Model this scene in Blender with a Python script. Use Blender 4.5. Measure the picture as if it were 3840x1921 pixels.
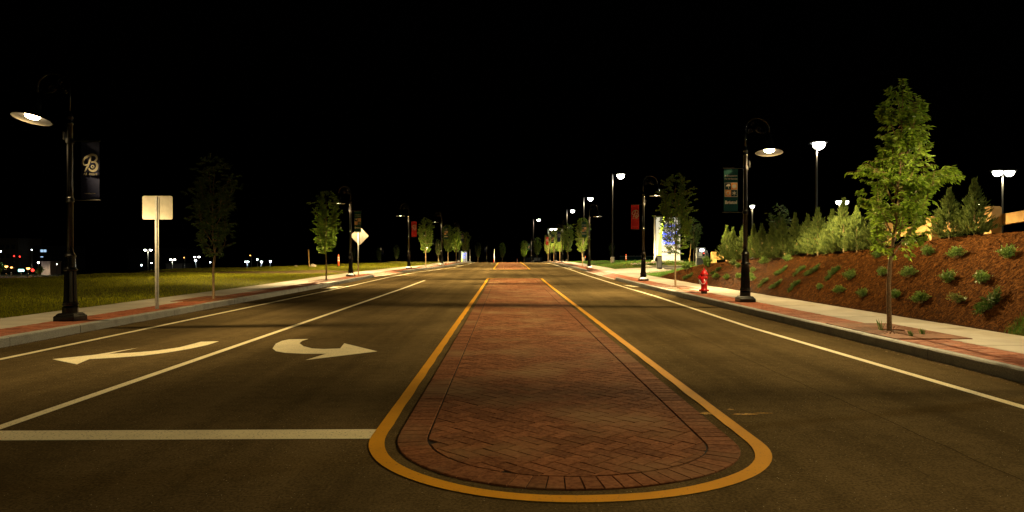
import bpy, math, random
import numpy as np
from mathutils import Vector, Matrix

for o in list(bpy.data.objects):
    bpy.data.objects.remove(o)
SC = bpy.context.scene
COL = SC.collection
PI = math.pi

# ------------------------------------------------------------------ camera, sky, exposure
cam_d = bpy.data.cameras.new('camera')
cam_d.sensor_width = 36.0
cam_d.lens = 24.375
cam_d.clip_start = 0.05
cam_d.clip_end = 2000
cam = bpy.data.objects.new('camera', cam_d)
COL.objects.link(cam)
cam.location = (0, 0, 1.5)
cam.rotation_euler = (math.radians(90 - 0.231), 0, math.radians(-0.485))
SC.camera = cam

world = bpy.data.worlds.new('World')
SC.world = world
world.use_nodes = True
wn = world.node_tree
bg = wn.nodes['Background']
sky = wn.nodes.new('ShaderNodeTexSky')
sky.sky_type = 'NISHITA'
sky.sun_disc = False
sky.sun_elevation = math.radians(-4.0)
sky.sun_rotation = math.radians(150)
wn.links.new(sky.outputs[0], bg.inputs['Color'])
bg.inputs['Strength'].default_value = 0.006

SC.view_settings.view_transform = 'Standard'
SC.view_settings.look = 'None'
SC.view_settings.exposure = 0.0
SC.view_settings.gamma = 1.0
SC.view_settings.use_curve_mapping = False
SC.render.engine = 'CYCLES'
cy = SC.cycles
cy.use_denoising = True
cy.max_bounces = 5
cy.diffuse_bounces = 2
cy.glossy_bounces = 3
cy.transmission_bounces = 4
cy.sample_clamp_indirect = 4.0
cy.caustics_reflective = False
cy.caustics_refractive = False
try:
    cy.use_light_tree = True
except Exception:
    pass

LAMP_COL = (1.0, 0.72, 0.32)      # street lamps, warm
LOT_COL = (1.0, 0.90, 0.60)       # tall parking lot lamps
COOL_COL = (0.85, 0.97, 1.0)
STREET_W = 660.0
LOT_W = 210.0

# ------------------------------------------------------------------ ground shape
def zr(Y):
    return np.interp(Y, [30, 45, 58, 75, 90, 105, 132, 175, 260, 400],
                     [0, .06, .16, .22, .22, .1, -.55, -1., -1.9, -2.])

def KL(Y):      # face of the left kerb
    return np.interp(Y, [42, 48, 54, 66, 90, 150], [-8.0, -7.6, -6.95, -5.6, -5.4, -5.4])

def KR(Y):      # face of the right kerb
    return np.interp(Y, [0, 150], [5.95, 5.95])

_RY = [-40, 8, 12, 17, 22, 34.5, 38.5, 43, 54, 58, 65, 98, 130, 250, 400]
_RZ = [2.2, 2.2, 2.1, 1.85, 1.6, 1.08, .8, .36, .42, .85, .8, .37, -.35, -1.5, -2.]

def bump2(X, Y):
    return (np.sin(X*1.7 + Y*.9) + np.sin(X*.8 - Y*1.6 + 1.3) + .6*np.sin(X*3.1 + Y*2.3 + .7))

def T(X, Y):
    X = np.asarray(X, float); Y = np.asarray(Y, float)
    base = zr(Y)
    z0 = base + .15
    R = np.interp(Y, _RY, _RZ)
    w = np.interp(Y, [38, 46], [2.7, 4.5])
    t = np.clip((X - 8.36)/w, 0, 1)
    zright = z0 + (R - z0)*np.sin(t*PI/2)**1.1
    zright = zright + bump2(X, Y)*.018*np.clip((X - 8.6)*1.2, 0, 1)*np.clip((42 - Y)*.3, 0, 1)
    zright = zright - .25*np.clip((X - 13.5)/6, 0, 1)
    Xe = np.interp(Y, [0, 42, 54, 62, 82, 110, 160, 300], [-26, -25, -24.5, -19, -15.5, -12.5, -11, -11])
    d = np.clip(Xe - X, 0, None)
    drop = .24*np.where(d < 3, d*d/6, d - 1.5)
    zleft = np.maximum(z0 - drop, -4.6) + bump2(X*.35, Y*.35)*.03*np.clip((-10.8 - X)*.4, 0, 1)
    return np.where(X > 0, zright, zleft)

def Tz(x, y):
    return float(T(x, y))

# ------------------------------------------------------------------ mesh helper
class MB:
    def __init__(self):
        self.v = []; self.f = []
    def add(self, vs, fs):
        o = len(self.v)
        self.v.extend([tuple(p) for p in vs])
        self.f.extend([tuple(i + o for i in q) for q in fs])
        return self
    def box(self, x0, x1, y0, y1, z0, z1):
        return self.add([(x0,y0,z0),(x1,y0,z0),(x1,y1,z0),(x0,y1,z0),(x0,y0,z1),(x1,y0,z1),(x1,y1,z1),(x0,y1,z1)],
                        [(0,3,2,1),(4,5,6,7),(0,1,5,4),(1,2,6,5),(2,3,7,6),(3,0,4,7)])
    def cbox(self, x0, x1, y0, y1, z0, z1, c=.02):
        c = min(c, (x1-x0)*.45, (y1-y0)*.45, (z1-z0)*.9)
        vs = [(x0,y0,z0),(x1,y0,z0),(x1,y1,z0),(x0,y1,z0),
              (x0,y0,z1-c),(x1,y0,z1-c),(x1,y1,z1-c),(x0,y1,z1-c),
              (x0+c,y0+c,z1),(x1-c,y0+c,z1),(x1-c,y1-c,z1),(x0+c,y1-c,z1)]
        fs = [(0,3,2,1),(8,9,10,11)]
        for a in range(4):
            b = (a+1) % 4
            fs += [(a,b,4+b,4+a),(4+a,4+b,8+b,8+a)]
        return self.add(vs, fs)
    def prism(self, poly, z0, z1, c=0.0):
        n = len(poly)
        vs = [(x,y,z0) for x,y in poly] + [(x,y,z1-c) for x,y in poly]
        fs = [(i,(i+1)%n,n+(i+1)%n,n+i) for i in range(n)]
        if c > 0:
            mx = sum(p[0] for p in poly)/n; my = sum(p[1] for p in poly)/n
            for x,y in poly:
                d = math.hypot(x-mx, y-my) or 1
                k = max(.5, 1 - c*1.3/d)
                vs.append((mx+(x-mx)*k, my+(y-my)*k, z1))
            fs += [(n+i,n+(i+1)%n,2*n+(i+1)%n,2*n+i) for i in range(n)]
            fs.append(tuple(range(2*n,3*n)))
        else:
            fs.append(tuple(range(n,2*n)))
        fs.append(tuple(reversed(range(n))))
        return self.add(vs, fs)
    def lathe(self, prof, n=16, cx=0, cy=0, flute=0.0, cap=True):
        vs = []; m = len(prof)
        for r,z in prof:
            for i in range(n):
                a = 2*PI*i/n
                rr = r*(1 - flute) if (flute and i % 2) else r
                vs.append((cx+rr*math.cos(a), cy+rr*math.sin(a), z))
        fs = []
        for k in range(m-1):
            for i in range(n):
                j = (i+1) % n
                fs.append((k*n+i, k*n+j, (k+1)*n+j, (k+1)*n+i))
        if cap:
            fs.append(tuple(reversed(range(n))))
            fs.append(tuple(range((m-1)*n, m*n)))
        return self.add(vs, fs)
    def tube(self, pts, rad, n=8, cap=True):
        pts = [Vector(p) for p in pts]
        if not hasattr(rad, '__len__'):
            rad = [rad]*len(pts)
        vs = []; m = len(pts)
        ref = Vector((0.0, 0.0, 1.0))
        d0 = (pts[1]-pts[0]).normalized()
        if abs(d0.dot(ref)) > .9:
            ref = Vector((0.0, 1.0, 0.0))
        u = d0.cross(ref).normalized()
        for k in range(m):
            d = (pts[min(k+1,m-1)] - pts[max(k-1,0)])
            if d.length < 1e-9:
                d = d0
            d = d.normalized()
            u = (u - d*u.dot(d))
            if u.length < 1e-6:
                u = d.orthogonal()
            u = u.normalized()
            w = d.cross(u)
            for i in range(n):
                a = 2*PI*i/n
                vs.append(pts[k] + (u*math.cos(a) + w*math.sin(a))*rad[k])
        fs = []
        for k in range(m-1):
            for i in range(n):
                j = (i+1) % n
                fs.append((k*n+i, k*n+j, (k+1)*n+j, (k+1)*n+i))
        if cap:
            fs.append(tuple(reversed(range(n))))
            fs.append(tuple(range((m-1)*n, m*n)))
        return self.add(vs, fs)
    def ribbon(self, pts, wid, plane='xz', off=0.0, thick=0.003):
        """flat stroke with width, in the x-z plane at depth y=off (raised by thick towards -y)"""
        m = len(pts); L = []; R = []
        if not hasattr(wid, '__len__'):
            wid = [wid]*m
        for k in range(m):
            ax, az = pts[max(k-1,0)]; bx_, bz = pts[min(k+1,m-1)]
            dx, dz = bx_-ax, bz-az
            l = math.hypot(dx, dz) or 1
            nx, nz = -dz/l, dx/l
            x, z = pts[k]
            L.append((x+nx*wid[k]/2, z+nz*wid[k]/2)); R.append((x-nx*wid[k]/2, z-nz*wid[k]/2))
        vs = [(x, off, z) for x, z in L] + [(x, off, z) for x, z in R]
        vs += [(x, off-thick, z) for x, z in L] + [(x, off-thick, z) for x, z in R]
        fs = []
        for k in range(m-1):
            fs.append((2*m+k, 2*m+k+1, 3*m+k+1, 3*m+k))
            fs.append((k, 2*m+k, 2*m+k+1, k+1)); fs.append((m+k, m+k+1, 3*m+k+1, 3*m+k))
        return self.add(vs, fs)
    def disc(self, cx, cz, r, n=14, off=0.0, thick=0.003, star=0.0):
        vs = []
        for t in (off, off-thick):
            for i in range(n):
                a = 2*PI*i/n
                rr = r*(1-star) if i % 2 else r
                vs.append((cx+rr*math.cos(a), t, cz+rr*math.sin(a)))
        fs = [tuple(range(n, 2*n))] + [(i,(i+1)%n,n+(i+1)%n,n+i) for i in range(n)]
        return self.add(vs, fs)
    def xf(self, M):
        self.v = [tuple(M @ Vector(p)) for p in self.v]
        return self
    def mesh(self, name, mat=None, smooth=False):
        me = bpy.data.meshes.new(name)
        me.from_pydata(self.v, [], self.f)
        if mat: me.materials.append(mat)
        if smooth:
            me.polygons.foreach_set('use_smooth', [True]*len(me.polygons))
        me.update()
        return me
    def build(self, name, mat, parent=None, smooth=False, loc=None):
        return put(name, self.mesh(name, mat, smooth), parent, loc)

def put(name, data, parent=None, loc=None, rz=0.0):
    o = bpy.data.objects.new(name, data)
    COL.objects.link(o)
    if parent: o.parent = parent
    if loc is not None: o.location = loc
    if rz: o.rotation_euler = (0, 0, rz)
    return o

def fast_mesh(name, V, Fv, nper, mat):
    """numpy verts + faces (nper corners each)"""
    me = bpy.data.meshes.new(name)
    V = np.asarray(V, np.float32); Fv = np.asarray(Fv, np.int32)
    me.vertices.add(len(V)); me.vertices.foreach_set('co', V.ravel())
    me.loops.add(Fv.size); me.loops.foreach_set('vertex_index', Fv.ravel())
    me.polygons.add(len(Fv))
    me.polygons.foreach_set('loop_start', np.arange(0, Fv.size, nper, dtype=np.int32))
    me.materials.append(mat)
    me.update(calc_edges=True)
    me.validate()
    return me

def tag(o, label, cat=None, group=None, kind=None):
    if label: o['label'] = label
    if cat: o['category'] = cat
    if group: o['group'] = group
    if kind: o['kind'] = kind
    return o

def thing(name, label, cat, loc=(0,0,0), rz=0.0, group=None):
    o = put(name, None, None, loc, rz)
    o.empty_display_size = .2
    return tag(o, label, cat, group)

def copy_tree(root, loc, rz=0.0, label=None, group=None, scale=1.0, skip=()):
    def rec(o, parent):
        c = o.copy(); COL.objects.link(c); c.parent = parent
        for ch in o.children:
            if ch.type == 'LIGHT' and 'LIGHT' in skip: continue
            rec(ch, c)
        return c
    r = rec(root, None)
    r.location = loc; r.rotation_euler = (0, 0, rz); r.scale = (scale,)*3 if not hasattr(scale,'__len__') else scale
    if label: r['label'] = label
    if group: r['group'] = group
    return r

def text_mesh(s, size, mat, bold=0.0, ext=.002, align='CENTER', spacing=1.0):
    cu = bpy.data.curves.new('lettering', 'FONT')
    cu.body = s; cu.size = size; cu.extrude = ext; cu.offset = bold
    cu.align_x = align; cu.space_character = spacing
    cu.resolution_u = 3
    ob = bpy.data.objects.new('lettering_src', cu)
    COL.objects.link(ob)
    dg = bpy.context.evaluated_depsgraph_get()
    me = bpy.data.meshes.new_from_object(ob.evaluated_get(dg))
    bpy.data.objects.remove(ob); bpy.data.curves.remove(cu)
    me.name = 'lettering'
    me.materials.clear(); me.materials.append(mat)
    me.transform(Matrix.Rotation(PI/2, 4, 'X'))      # stand it up, facing -Y
    return me

# ------------------------------------------------------------------ materials
def node_mat(name):
    m = bpy.data.materials.new(name); m.use_nodes = True
    nt = m.node_tree
    return m, nt, nt.nodes['Principled BSDF']

def mat(name, c1, c2=None, scale=20, rough=.7, spec=.3, metal=0.0, bump=0.0, bscale=None, detail=4,
        ramp=(.35,.65), rnd=0.0, coat=0.0, bdist=.01, dirt=None):
    m, nt, p = node_mat(name)
    N, L = nt.nodes, nt.links
    c2 = c2 or c1
    geo = N.new('ShaderNodeNewGeometry')
    tc = N.new('ShaderNodeTexCoord')
    noise = N.new('ShaderNodeTexNoise'); noise.inputs['Scale'].default_value = scale
    noise.inputs['Detail'].default_value = detail
    L.new(geo.outputs['Position'], noise.inputs['Vector'])
    mr = N.new('ShaderNodeMapRange'); mr.inputs[1].default_value = ramp[0]; mr.inputs[2].default_value = ramp[1]
    L.new(noise.outputs['Fac'], mr.inputs[0])
    mix = N.new('ShaderNodeMix'); mix.data_type = 'RGBA'
    mix.inputs[6].default_value = (*c1, 1); mix.inputs[7].default_value = (*c2, 1)
    L.new(mr.outputs[0], mix.inputs[0])
    out = mix.outputs[2]
    if rnd:
        oi = N.new('ShaderNodeObjectInfo')
        add = N.new('ShaderNodeMath'); add.operation = 'ADD'
        L.new(oi.outputs['Random'], add.inputs[0]); L.new(geo.outputs['Random Per Island'], add.inputs[1])
        fr = N.new('ShaderNodeMath'); fr.operation = 'FRACT'; L.new(add.outputs[0], fr.inputs[0])
        mr2 = N.new('ShaderNodeMapRange'); mr2.inputs[3].default_value = 1-rnd; mr2.inputs[4].default_value = 1+rnd
        L.new(fr.outputs[0], mr2.inputs[0])
        hsv = N.new('ShaderNodeHueSaturation'); L.new(mr2.outputs[0], hsv.inputs['Value']); L.new(out, hsv.inputs['Color'])
        out = hsv.outputs[0]
    if dirt:       # (colour, scale, low, high) worn blotches
        n2 = N.new('ShaderNodeTexNoise'); n2.inputs['Scale'].default_value = dirt[1]; n2.inputs['Detail'].default_value = 6
        L.new(geo.outputs['Position'], n2.inputs['Vector'])
        m3 = N.new('ShaderNodeMapRange'); m3.inputs[1].default_value = dirt[2]; m3.inputs[2].default_value = dirt[3]
        L.new(n2.outputs['Fac'], m3.inputs[0])
        mx = N.new('ShaderNodeMix'); mx.data_type = 'RGBA'; mx.inputs[7].default_value = (*dirt[0], 1)
        L.new(m3.outputs[0], mx.inputs[0]); L.new(out, mx.inputs[6])
        out = mx.outputs[2]
    L.new(out, p.inputs['Base Color'])
    p.inputs['Roughness'].default_value = rough
    p.inputs['Metallic'].default_value = metal
    p.inputs['Specular IOR Level'].default_value = spec
    if coat: p.inputs['Coat Weight'].default_value = coat
    if bump:
        bn = N.new('ShaderNodeTexNoise'); bn.inputs['Scale'].default_value = bscale or scale*3
        bn.inputs['Detail'].default_value = 3
        L.new(geo.outputs['Position'], bn.inputs['Vector'])
        b = N.new('ShaderNodeBump'); b.inputs['Strength'].default_value = bump; b.inputs['Distance'].default_value = bdist
        L.new(bn.outputs['Fac'], b.inputs['Height']); L.new(b.outputs[0], p.inputs['Normal'])
    return m

def leaf_mat(name, c1, c2, trans=.3, rough=.5, spec=.3):
    m, nt, p = node_mat(name)
    N, L = nt.nodes, nt.links
    geo = N.new('ShaderNodeNewGeometry')
    mix = N.new('ShaderNodeMix'); mix.data_type = 'RGBA'
    mix.inputs[6].default_value = (*c1, 1); mix.inputs[7].default_value = (*c2, 1)
    L.new(geo.outputs['Random Per Island'], mix.inputs[0])
    L.new(mix.outputs[2], p.inputs['Base Color'])
    p.inputs['Roughness'].default_value = rough
    p.inputs['Specular IOR Level'].default_value = spec
    tr = N.new('ShaderNodeBsdfTranslucent'); L.new(mix.outputs[2], tr.inputs['Color'])
    ms = N.new('ShaderNodeMixShader'); ms.inputs[0].default_value = trans
    out = [n for n in N if n.type == 'OUTPUT_MATERIAL'][0]
    L.new(p.outputs[0], ms.inputs[1]); L.new(tr.outputs[0], ms.inputs[2]); L.new(ms.outputs[0], out.inputs['Surface'])
    return m

def emit(name, col, s):
    m, nt, p = node_mat(name)
    p.inputs['Base Color'].default_value = (*[min(1, c*.8) for c in col], 1)
    p.inputs['Emission Color'].default_value = (*col, 1)
    p.inputs['Emission Strength'].default_value = s
    return m

def asphalt_mat():
    m, nt, p = node_mat('asphalt')
    N, L = nt.nodes, nt.links
    geo = N.new('ShaderNodeNewGeometry')
    def noise(s, d=4):
        n = N.new('ShaderNodeTexNoise'); n.inputs['Scale'].default_value = s; n.inputs['Detail'].default_value = d
        L.new(geo.outputs['Position'], n.inputs['Vector']); return n
    fine = noise(48, 6); big = noise(.5, 5); mid = noise(7, 5)
    fine.inputs['Roughness'].default_value = .82
    mp = N.new('ShaderNodeMapping'); mp.inputs['Scale'].default_value = (1.6, .035, 1)
    L.new(geo.outputs['Position'], mp.inputs[0])
    stk = N.new('ShaderNodeTexNoise'); stk.inputs['Scale'].default_value = 1.0; stk.inputs['Detail'].default_value = 4
    L.new(mp.outputs[0], stk.inputs['Vector'])
    r = N.new('ShaderNodeMapRange'); r.inputs[1].default_value = .3; r.inputs[2].default_value = .7
    L.new(fine.outputs['Fac'], r.inputs[0])
    mx = N.new('ShaderNodeMix'); mx.data_type = 'RGBA'
    mx.inputs[6].default_value = (.025, .0178, .0058, 1); mx.inputs[7].default_value = (.186, .135, .066, 1)
    L.new(r.outputs[0], mx.inputs[0])
    r2 = N.new('ShaderNodeMapRange'); r2.inputs[1].default_value = .3; r2.inputs[2].default_value = .7
    r2.inputs[3].default_value = .78; r2.inputs[4].default_value = 1.22
    L.new(big.outputs['Fac'], r2.inputs[0])
    r3 = N.new('ShaderNodeMapRange'); r3.inputs[1].default_value = .3; r3.inputs[2].default_value = .7
    r3.inputs[3].default_value = .88; r3.inputs[4].default_value = 1.12
    L.new(mid.outputs['Fac'], r3.inputs[0])
    mu = N.new('ShaderNodeMath'); mu.operation = 'MULTIPLY'; L.new(r2.outputs[0], mu.inputs[0]); L.new(r3.outputs[0], mu.inputs[1])
    r4 = N.new('ShaderNodeMapRange'); r4.inputs[1].default_value = .3; r4.inputs[2].default_value = .7
    r4.inputs[3].default_value = .72; r4.inputs[4].default_value = 1.25
    L.new(stk.outputs['Fac'], r4.inputs[0])
    mu0 = mu
    mu = N.new('ShaderNodeMath'); mu.operation = 'MULTIPLY'; L.new(mu0.outputs[0], mu.inputs[0]); L.new(r4.outputs[0], mu.inputs[1])
    hs = N.new('ShaderNodeHueSaturation'); L.new(mx.outputs[2], hs.inputs['Color']); L.new(mu.outputs[0], hs.inputs['Value'])
    vo = N.new('ShaderNodeTexVoronoi'); vo.inputs['Scale'].default_value = 38
    L.new(geo.outputs['Position'], vo.inputs['Vector'])
    lt = N.new('ShaderNodeMath'); lt.operation = 'LESS_THAN'; lt.inputs[1].default_value = .11
    L.new(vo.outputs['Distance'], lt.inputs[0])
    sx = N.new('ShaderNodeSeparateXYZ'); L.new(vo.outputs['Color'], sx.inputs[0])
    gt = N.new('ShaderNodeMath'); gt.operation = 'GREATER_THAN'; gt.inputs[1].default_value = .88
    L.new(sx.outputs[0], gt.inputs[0])
    an = N.new('ShaderNodeMath'); an.operation = 'MULTIPLY'; L.new(lt.outputs[0], an.inputs[0]); L.new(gt.outputs[0], an.inputs[1])
    m2 = N.new('ShaderNodeMix'); m2.data_type = 'RGBA'; m2.inputs[7].default_value = (.6, .56, .48, 1)
    L.new(an.outputs[0], m2.inputs[0]); L.new(hs.outputs[0], m2.inputs[6])
    L.new(m2.outputs[2], p.inputs['Base Color'])
    p.inputs['Roughness'].default_value = .95
    p.inputs['Specular IOR Level'].default_value = 0.0
    b = N.new('ShaderNodeBump'); b.inputs['Strength'].default_value = .55; b.inputs['Distance'].default_value = .006
    L.new(fine.outputs['Fac'], b.inputs['Height']); L.new(b.outputs[0], p.inputs['Normal'])
    return m

def paint_mat(name, col, wear=.56):
    m, nt, p = node_mat(name)
    N, L = nt.nodes, nt.links
    geo = N.new('ShaderNodeNewGeometry')
    n = N.new('ShaderNodeTexNoise'); n.inputs['Scale'].default_value = 55; n.inputs['Detail'].default_value = 6
    n.inputs['Roughness'].default_value = .65
    L.new(geo.outputs['Position'], n.inputs['Vector'])
    r = N.new('ShaderNodeMapRange'); r.inputs[1].default_value = wear; r.inputs[2].default_value = wear+.12
    L.new(n.outputs['Fac'], r.inputs[0])
    n2 = N.new('ShaderNodeTexNoise'); n2.inputs['Scale'].default_value = 3; n2.inputs['Detail'].default_value = 4
    L.new(geo.outputs['Position'], n2.inputs['Vector'])
    r2 = N.new('ShaderNodeMapRange'); r2.inputs[3].default_value = .8; r2.inputs[4].default_value = 1.1
    L.new(n2.outputs['Fac'], r2.inputs[0])
    hs = N.new('ShaderNodeHueSaturation'); hs.inputs['Color'].default_value = (*col, 1); L.new(r2.outputs[0], hs.inputs['Value'])
    mx = N.new('ShaderNodeMix'); mx.data_type = 'RGBA'; mx.inputs[7].default_value = (.06, .055, .05, 1)
    L.new(r.outputs[0], mx.inputs[0]); L.new(hs.outputs[0], mx.inputs[6])
    L.new(mx.outputs[2], p.inputs['Base Color'])
    p.inputs['Roughness'].default_value = .85; p.inputs['Specular IOR Level'].default_value = .08
    b = N.new('ShaderNodeBump'); b.inputs['Strength'].default_value = .3; b.inputs['Distance'].default_value = .004
    L.new(n.outputs['Fac'], b.inputs['Height']); L.new(b.outputs[0], p.inputs['Normal'])
    return m

M = {}
M['asphalt'] = asphalt_mat()
M['white_paint'] = paint_mat('white_paint', (.84, .75, .50), .565)
M['yellow_paint'] = paint_mat('yellow_paint', (.64, .30, .010), .60)
M['stamp_brick'] = mat('stamped_brick', (.130, .051, .023), (.225, .098, .048), 30, .9, .02, bump=.5, bscale=160, bdist=.003,
                       rnd=.22, dirt=((.24, .145, .075), .9, .48, .72))
M['stamp_joint'] = mat('stamped_joint', (.012, .010, .008), (.03, .02, .015), 60, .9, .1)
M['clay_brick'] = mat('clay_brick', (.27, .075, .035), (.36, .13, .065), 24, .8, .2, bump=.3, bscale=120, bdist=.003,
                      rnd=.28, dirt=((.40, .20, .13), 2.2, .56, .75))
M['sand_joint'] = mat('sand_joint', (.10, .07, .045), (.16, .12, .08), 60, .9, .1)
M['concrete'] = mat('concrete', (.40, .36, .30), (.50, .46, .39), 2.2, .85, .2, bump=.25, bscale=90, bdist=.003, rnd=.05,
                    dirt=((.33, .29, .24), 1.1, .55, .8))
M['granite'] = mat('granite', (.26, .26, .24), (.42, .42, .39), 70, .8, .3, bump=.5, bscale=45, bdist=.008, rnd=.10,
                   dirt=((.22, .22, .20), 3.0, .5, .75))
M['soil'] = mat('soil', (.020, .022, .010), (.035, .035, .016), 3, .95, .05)
M['turf'] = mat('turf', (.062, .066, .005), (.115, .112, .009), 6, .95, .05, bump=1.0, bscale=30, bdist=.05,
                dirt=((.075, .06, .025), .5, .55, .75))
M['mulch'] = mat('mulch', (.024, .0075, .001), (.056, .0205, .003), 38, .95, .05, bump=1.0, bscale=55, bdist=.04)
M['chip'] = leaf_mat('mulch_chip', (.025, .008, .001), (.14, .055, .014), .0, .95, .02)
M['grass'] = leaf_mat('grass_blade', (.130, .150, .006), (.320, .310, .012), .3, .8, .08)
M['grass_r'] = leaf_mat('grass_blade_green', (.040, .110, .012), (.100, .200, .030), .25, .6)
M['leaf'] = leaf_mat('tree_leaf', (.120, .225, .018), (.330, .480, .050), .5, .42, .4)
M['leaf_mid'] = leaf_mat('dimmed_street_tree_leaf', (.058, .110, .011), (.150, .235, .030), .42, .5)  # leaf colour darkened to stand in for weaker light on the tree rows
M['leaf_dark'] = leaf_mat('dark_unlit_tree_leaf', (.040, .085, .016), (.095, .150, .030), .3, .5)  # dark field trees; also carries one street tree's lack of light as colour
M['juniper'] = leaf_mat('juniper_frond', (.040, .072, .016), (.135, .170, .040), .25, .7, .12)
M['juniper_low'] = leaf_mat('low_juniper_frond', (.035, .085, .014), (.105, .180, .030), .15, .6)
M['shrub'] = leaf_mat('shrub_leaf', (.060, .135, .018), (.200, .310, .070), .3, .4, .4)
M['lime'] = leaf_mat('pale_shrub_leaf', (.13, .19, .05), (.24, .28, .08), .25, .4)
M['bark'] = mat('bark', (.15, .10, .055), (.27, .185, .11), 40, .9, .1, bump=.6, bscale=60, bdist=.01)
M['black'] = mat('black_paint', (.0030, .0032, .0035), (.0045, .0045, .005), 8, .22, .4)
M['shade_in'] = mat('shade_lining', (.10, .09, .075), None, 8, .5, .3)
M['lens'] = emit('lamp_lens', (1.0, .80, .48), 26)
M['lot_lens'] = emit('lot_lamp_lens', (1.0, .97, .84), 30)
M['cool_lens'] = emit('cool_lamp_lens', (.80, .95, 1.0), 22)
M['orange_lens'] = emit('sodium_lamp_lens', (1.0, .38, .08), 10)
M['red_lens'] = emit('red_signal_lens', (1.0, .03, .02), 7)
M['teal_lens'] = emit('teal_sign_light', (.30, 1.0, .85), 7)
M['window_lit'] = emit('lit_window', (.40, .62, .85), 1.1)
M['alu'] = mat('aluminium', (.52, .48, .40), (.64, .60, .50), 5, .5, .5, metal=.35, bump=.08, bscale=12)
M['dull_alu'] = mat('dull_aluminium', (.17, .155, .14), (.23, .21, .19), 5, .55, .5, metal=.3, bump=.08, bscale=12)
M['galv'] = mat('galvanised_steel', (.42, .42, .40), (.58, .58, .56), 14, .45, .5, metal=.7)
M['red_enamel'] = mat('red_enamel', (.30, .006, .006), (.36, .009, .008), 10, .25, .4, coat=.2)
M['cast'] = mat('cast_iron', (.06, .05, .045), (.11, .09, .075), 30, .8, .3, bump=.4)
M['rust'] = mat('rusty_iron', (.15, .055, .022), (.26, .10, .042), 9, .85, .2, bump=.4, bscale=60, bdist=.004,
                dirt=((.11, .05, .025), 3, .5, .7))
M['hole'] = mat('dark_soil', (.02, .014, .009), (.035, .022, .014), 40, .95, .05, bump=.8)
M['timber'] = mat('timber', (.30, .175, .06), (.38, .24, .09), 5, .75, .2, bump=.4, bscale=40)
M['navy'] = mat('navy_cloth', (.012, .016, .060), (.016, .02, .07), 5, .8, .15)
M['red_cloth'] = mat('red_cloth', (.42, .022, .022), (.48, .03, .03), 5, .8, .15)
M['teal_cloth'] = mat('teal_cloth', (.007, .050, .042), (.009, .058, .050), 5, .8, .15)
M['cream'] = mat('cream_print', (.50, .46, .37), (.54, .50, .40), 5, .8, .15)
M['dim_cream_print'] = mat('dim_cream_print', (.24, .22, .17), (.27, .25, .20), 5, .8, .1)  # cream ink darkened, weak light on the navy banners put into its colour
M['orange_print'] = mat('orange_print', (.62, .24, .04), (.66, .27, .05), 5, .8, .15)
M['dark_print'] = mat('dark_print', (.008, .03, .032), (.012, .04, .042), 5, .8, .15)
M['sign_panel'] = emit('backlit_sign_panel', (1.0, .95, .74), .55)
M['sign_lime'] = emit('lime_light', (.80, 1.0, .06), 5)
M['sign_blue'] = emit('blue_letter_light', (.10, .16, 1.0), 3.2)
M['sign_text'] = mat('grey_letters', (.05, .055, .06), None, 5, .6)
M['graphite'] = mat('graphite_metal', (.045, .05, .055), (.06, .065, .07), 6, .5, .4)
M['grey_metal'] = mat('grey_metal', (.26, .27, .27), (.30, .31, .31), 6, .45, .4)
M['bronze'] = mat('bronze_paint', (.018, .016, .013), (.024, .021, .017), 6, .5, .3)
M['paper'] = mat('paper', (.7, .7, .66), None, 5, .8)
M['wc_green'] = mat('green_plastic', (.008, .085, .085), (.012, .10, .10), 5, .45, .4)
M['wc_white'] = mat('white_plastic', (.72, .74, .72), None, 5, .5, .4)
M['orange_plastic'] = mat('orange_plastic', (.75, .10, .025), (.80, .13, .03), 5, .5, .4)
M['white_band'] = mat('white_band', (.75, .75, .72), None, 5, .45)
M['dumpster'] = mat('blue_steel', (.03, .045, .075), (.045, .06, .09), 5, .55, .4)
M['stone'] = mat('field_stone', (.30, .26, .20), (.42, .38, .30), 12, .9, .2, bump=.6)
M['petal_pink'] = mat('pink_petal', (.62, .10, .30), (.70, .30, .45), 20, .6)
M['petal_white'] = mat('white_petal', (.78, .72, .70), None, 20, .6)
M['petal_yellow'] = mat('yellow_petal', (.80, .62, .08), None, 20, .6)
M['facade_tan'] = mat('tan_facade', (.28, .20, .12), (.33, .25, .15), 2, .9)
M['facade_dark'] = mat('dark_facade', (.05, .05, .055), (.07, .07, .075), 2, .9)
M['facade_pink'] = mat('pink_facade', (.50, .36, .30), (.55, .40, .33), 2, .9)
M['seam'] = mat('sealed_seam', (.008, .006, .002), (.014, .010, .004), 60, 1.0, .0)

# ------------------------------------------------------------------ light distribution of a cut-off lantern
def ies_text(name, pairs):
    t = bpy.data.texts.new(name)
    va = ' '.join('%g' % a for a, _ in pairs); cd = ' '.join('%g' % (c*100) for _, c in pairs)
    t.write('IESNA:LM-63-2002\n[TEST] none\nTILT=NONE\n1 1000 1 %d 1 1 2 0 0 0\n1 1 100\n%s\n0\n%s\n' % (len(pairs), va, cd))
    return t
IES_STREET = ies_text('street_lantern_ies', [(0,.35),(20,.4),(35,.5),(45,.75),(50,1.1),(55,1.9),(60,3.3),(64,4.3),(67,3.8),(70,2.3),(73,1.15),
                      (76,.65),(79,.38),(82,.22),(85,.11),(88,.04),(91,.02),(95,0),(180,0)])
IES_LOT = ies_text('lot_lantern_ies', [(0,1),(20,1.1),(40,1.5),(55,2.0),(65,2.2),(72,1.6),(78,.8),(84,.3),(90,.12),(95,0),(180,0)])

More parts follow.
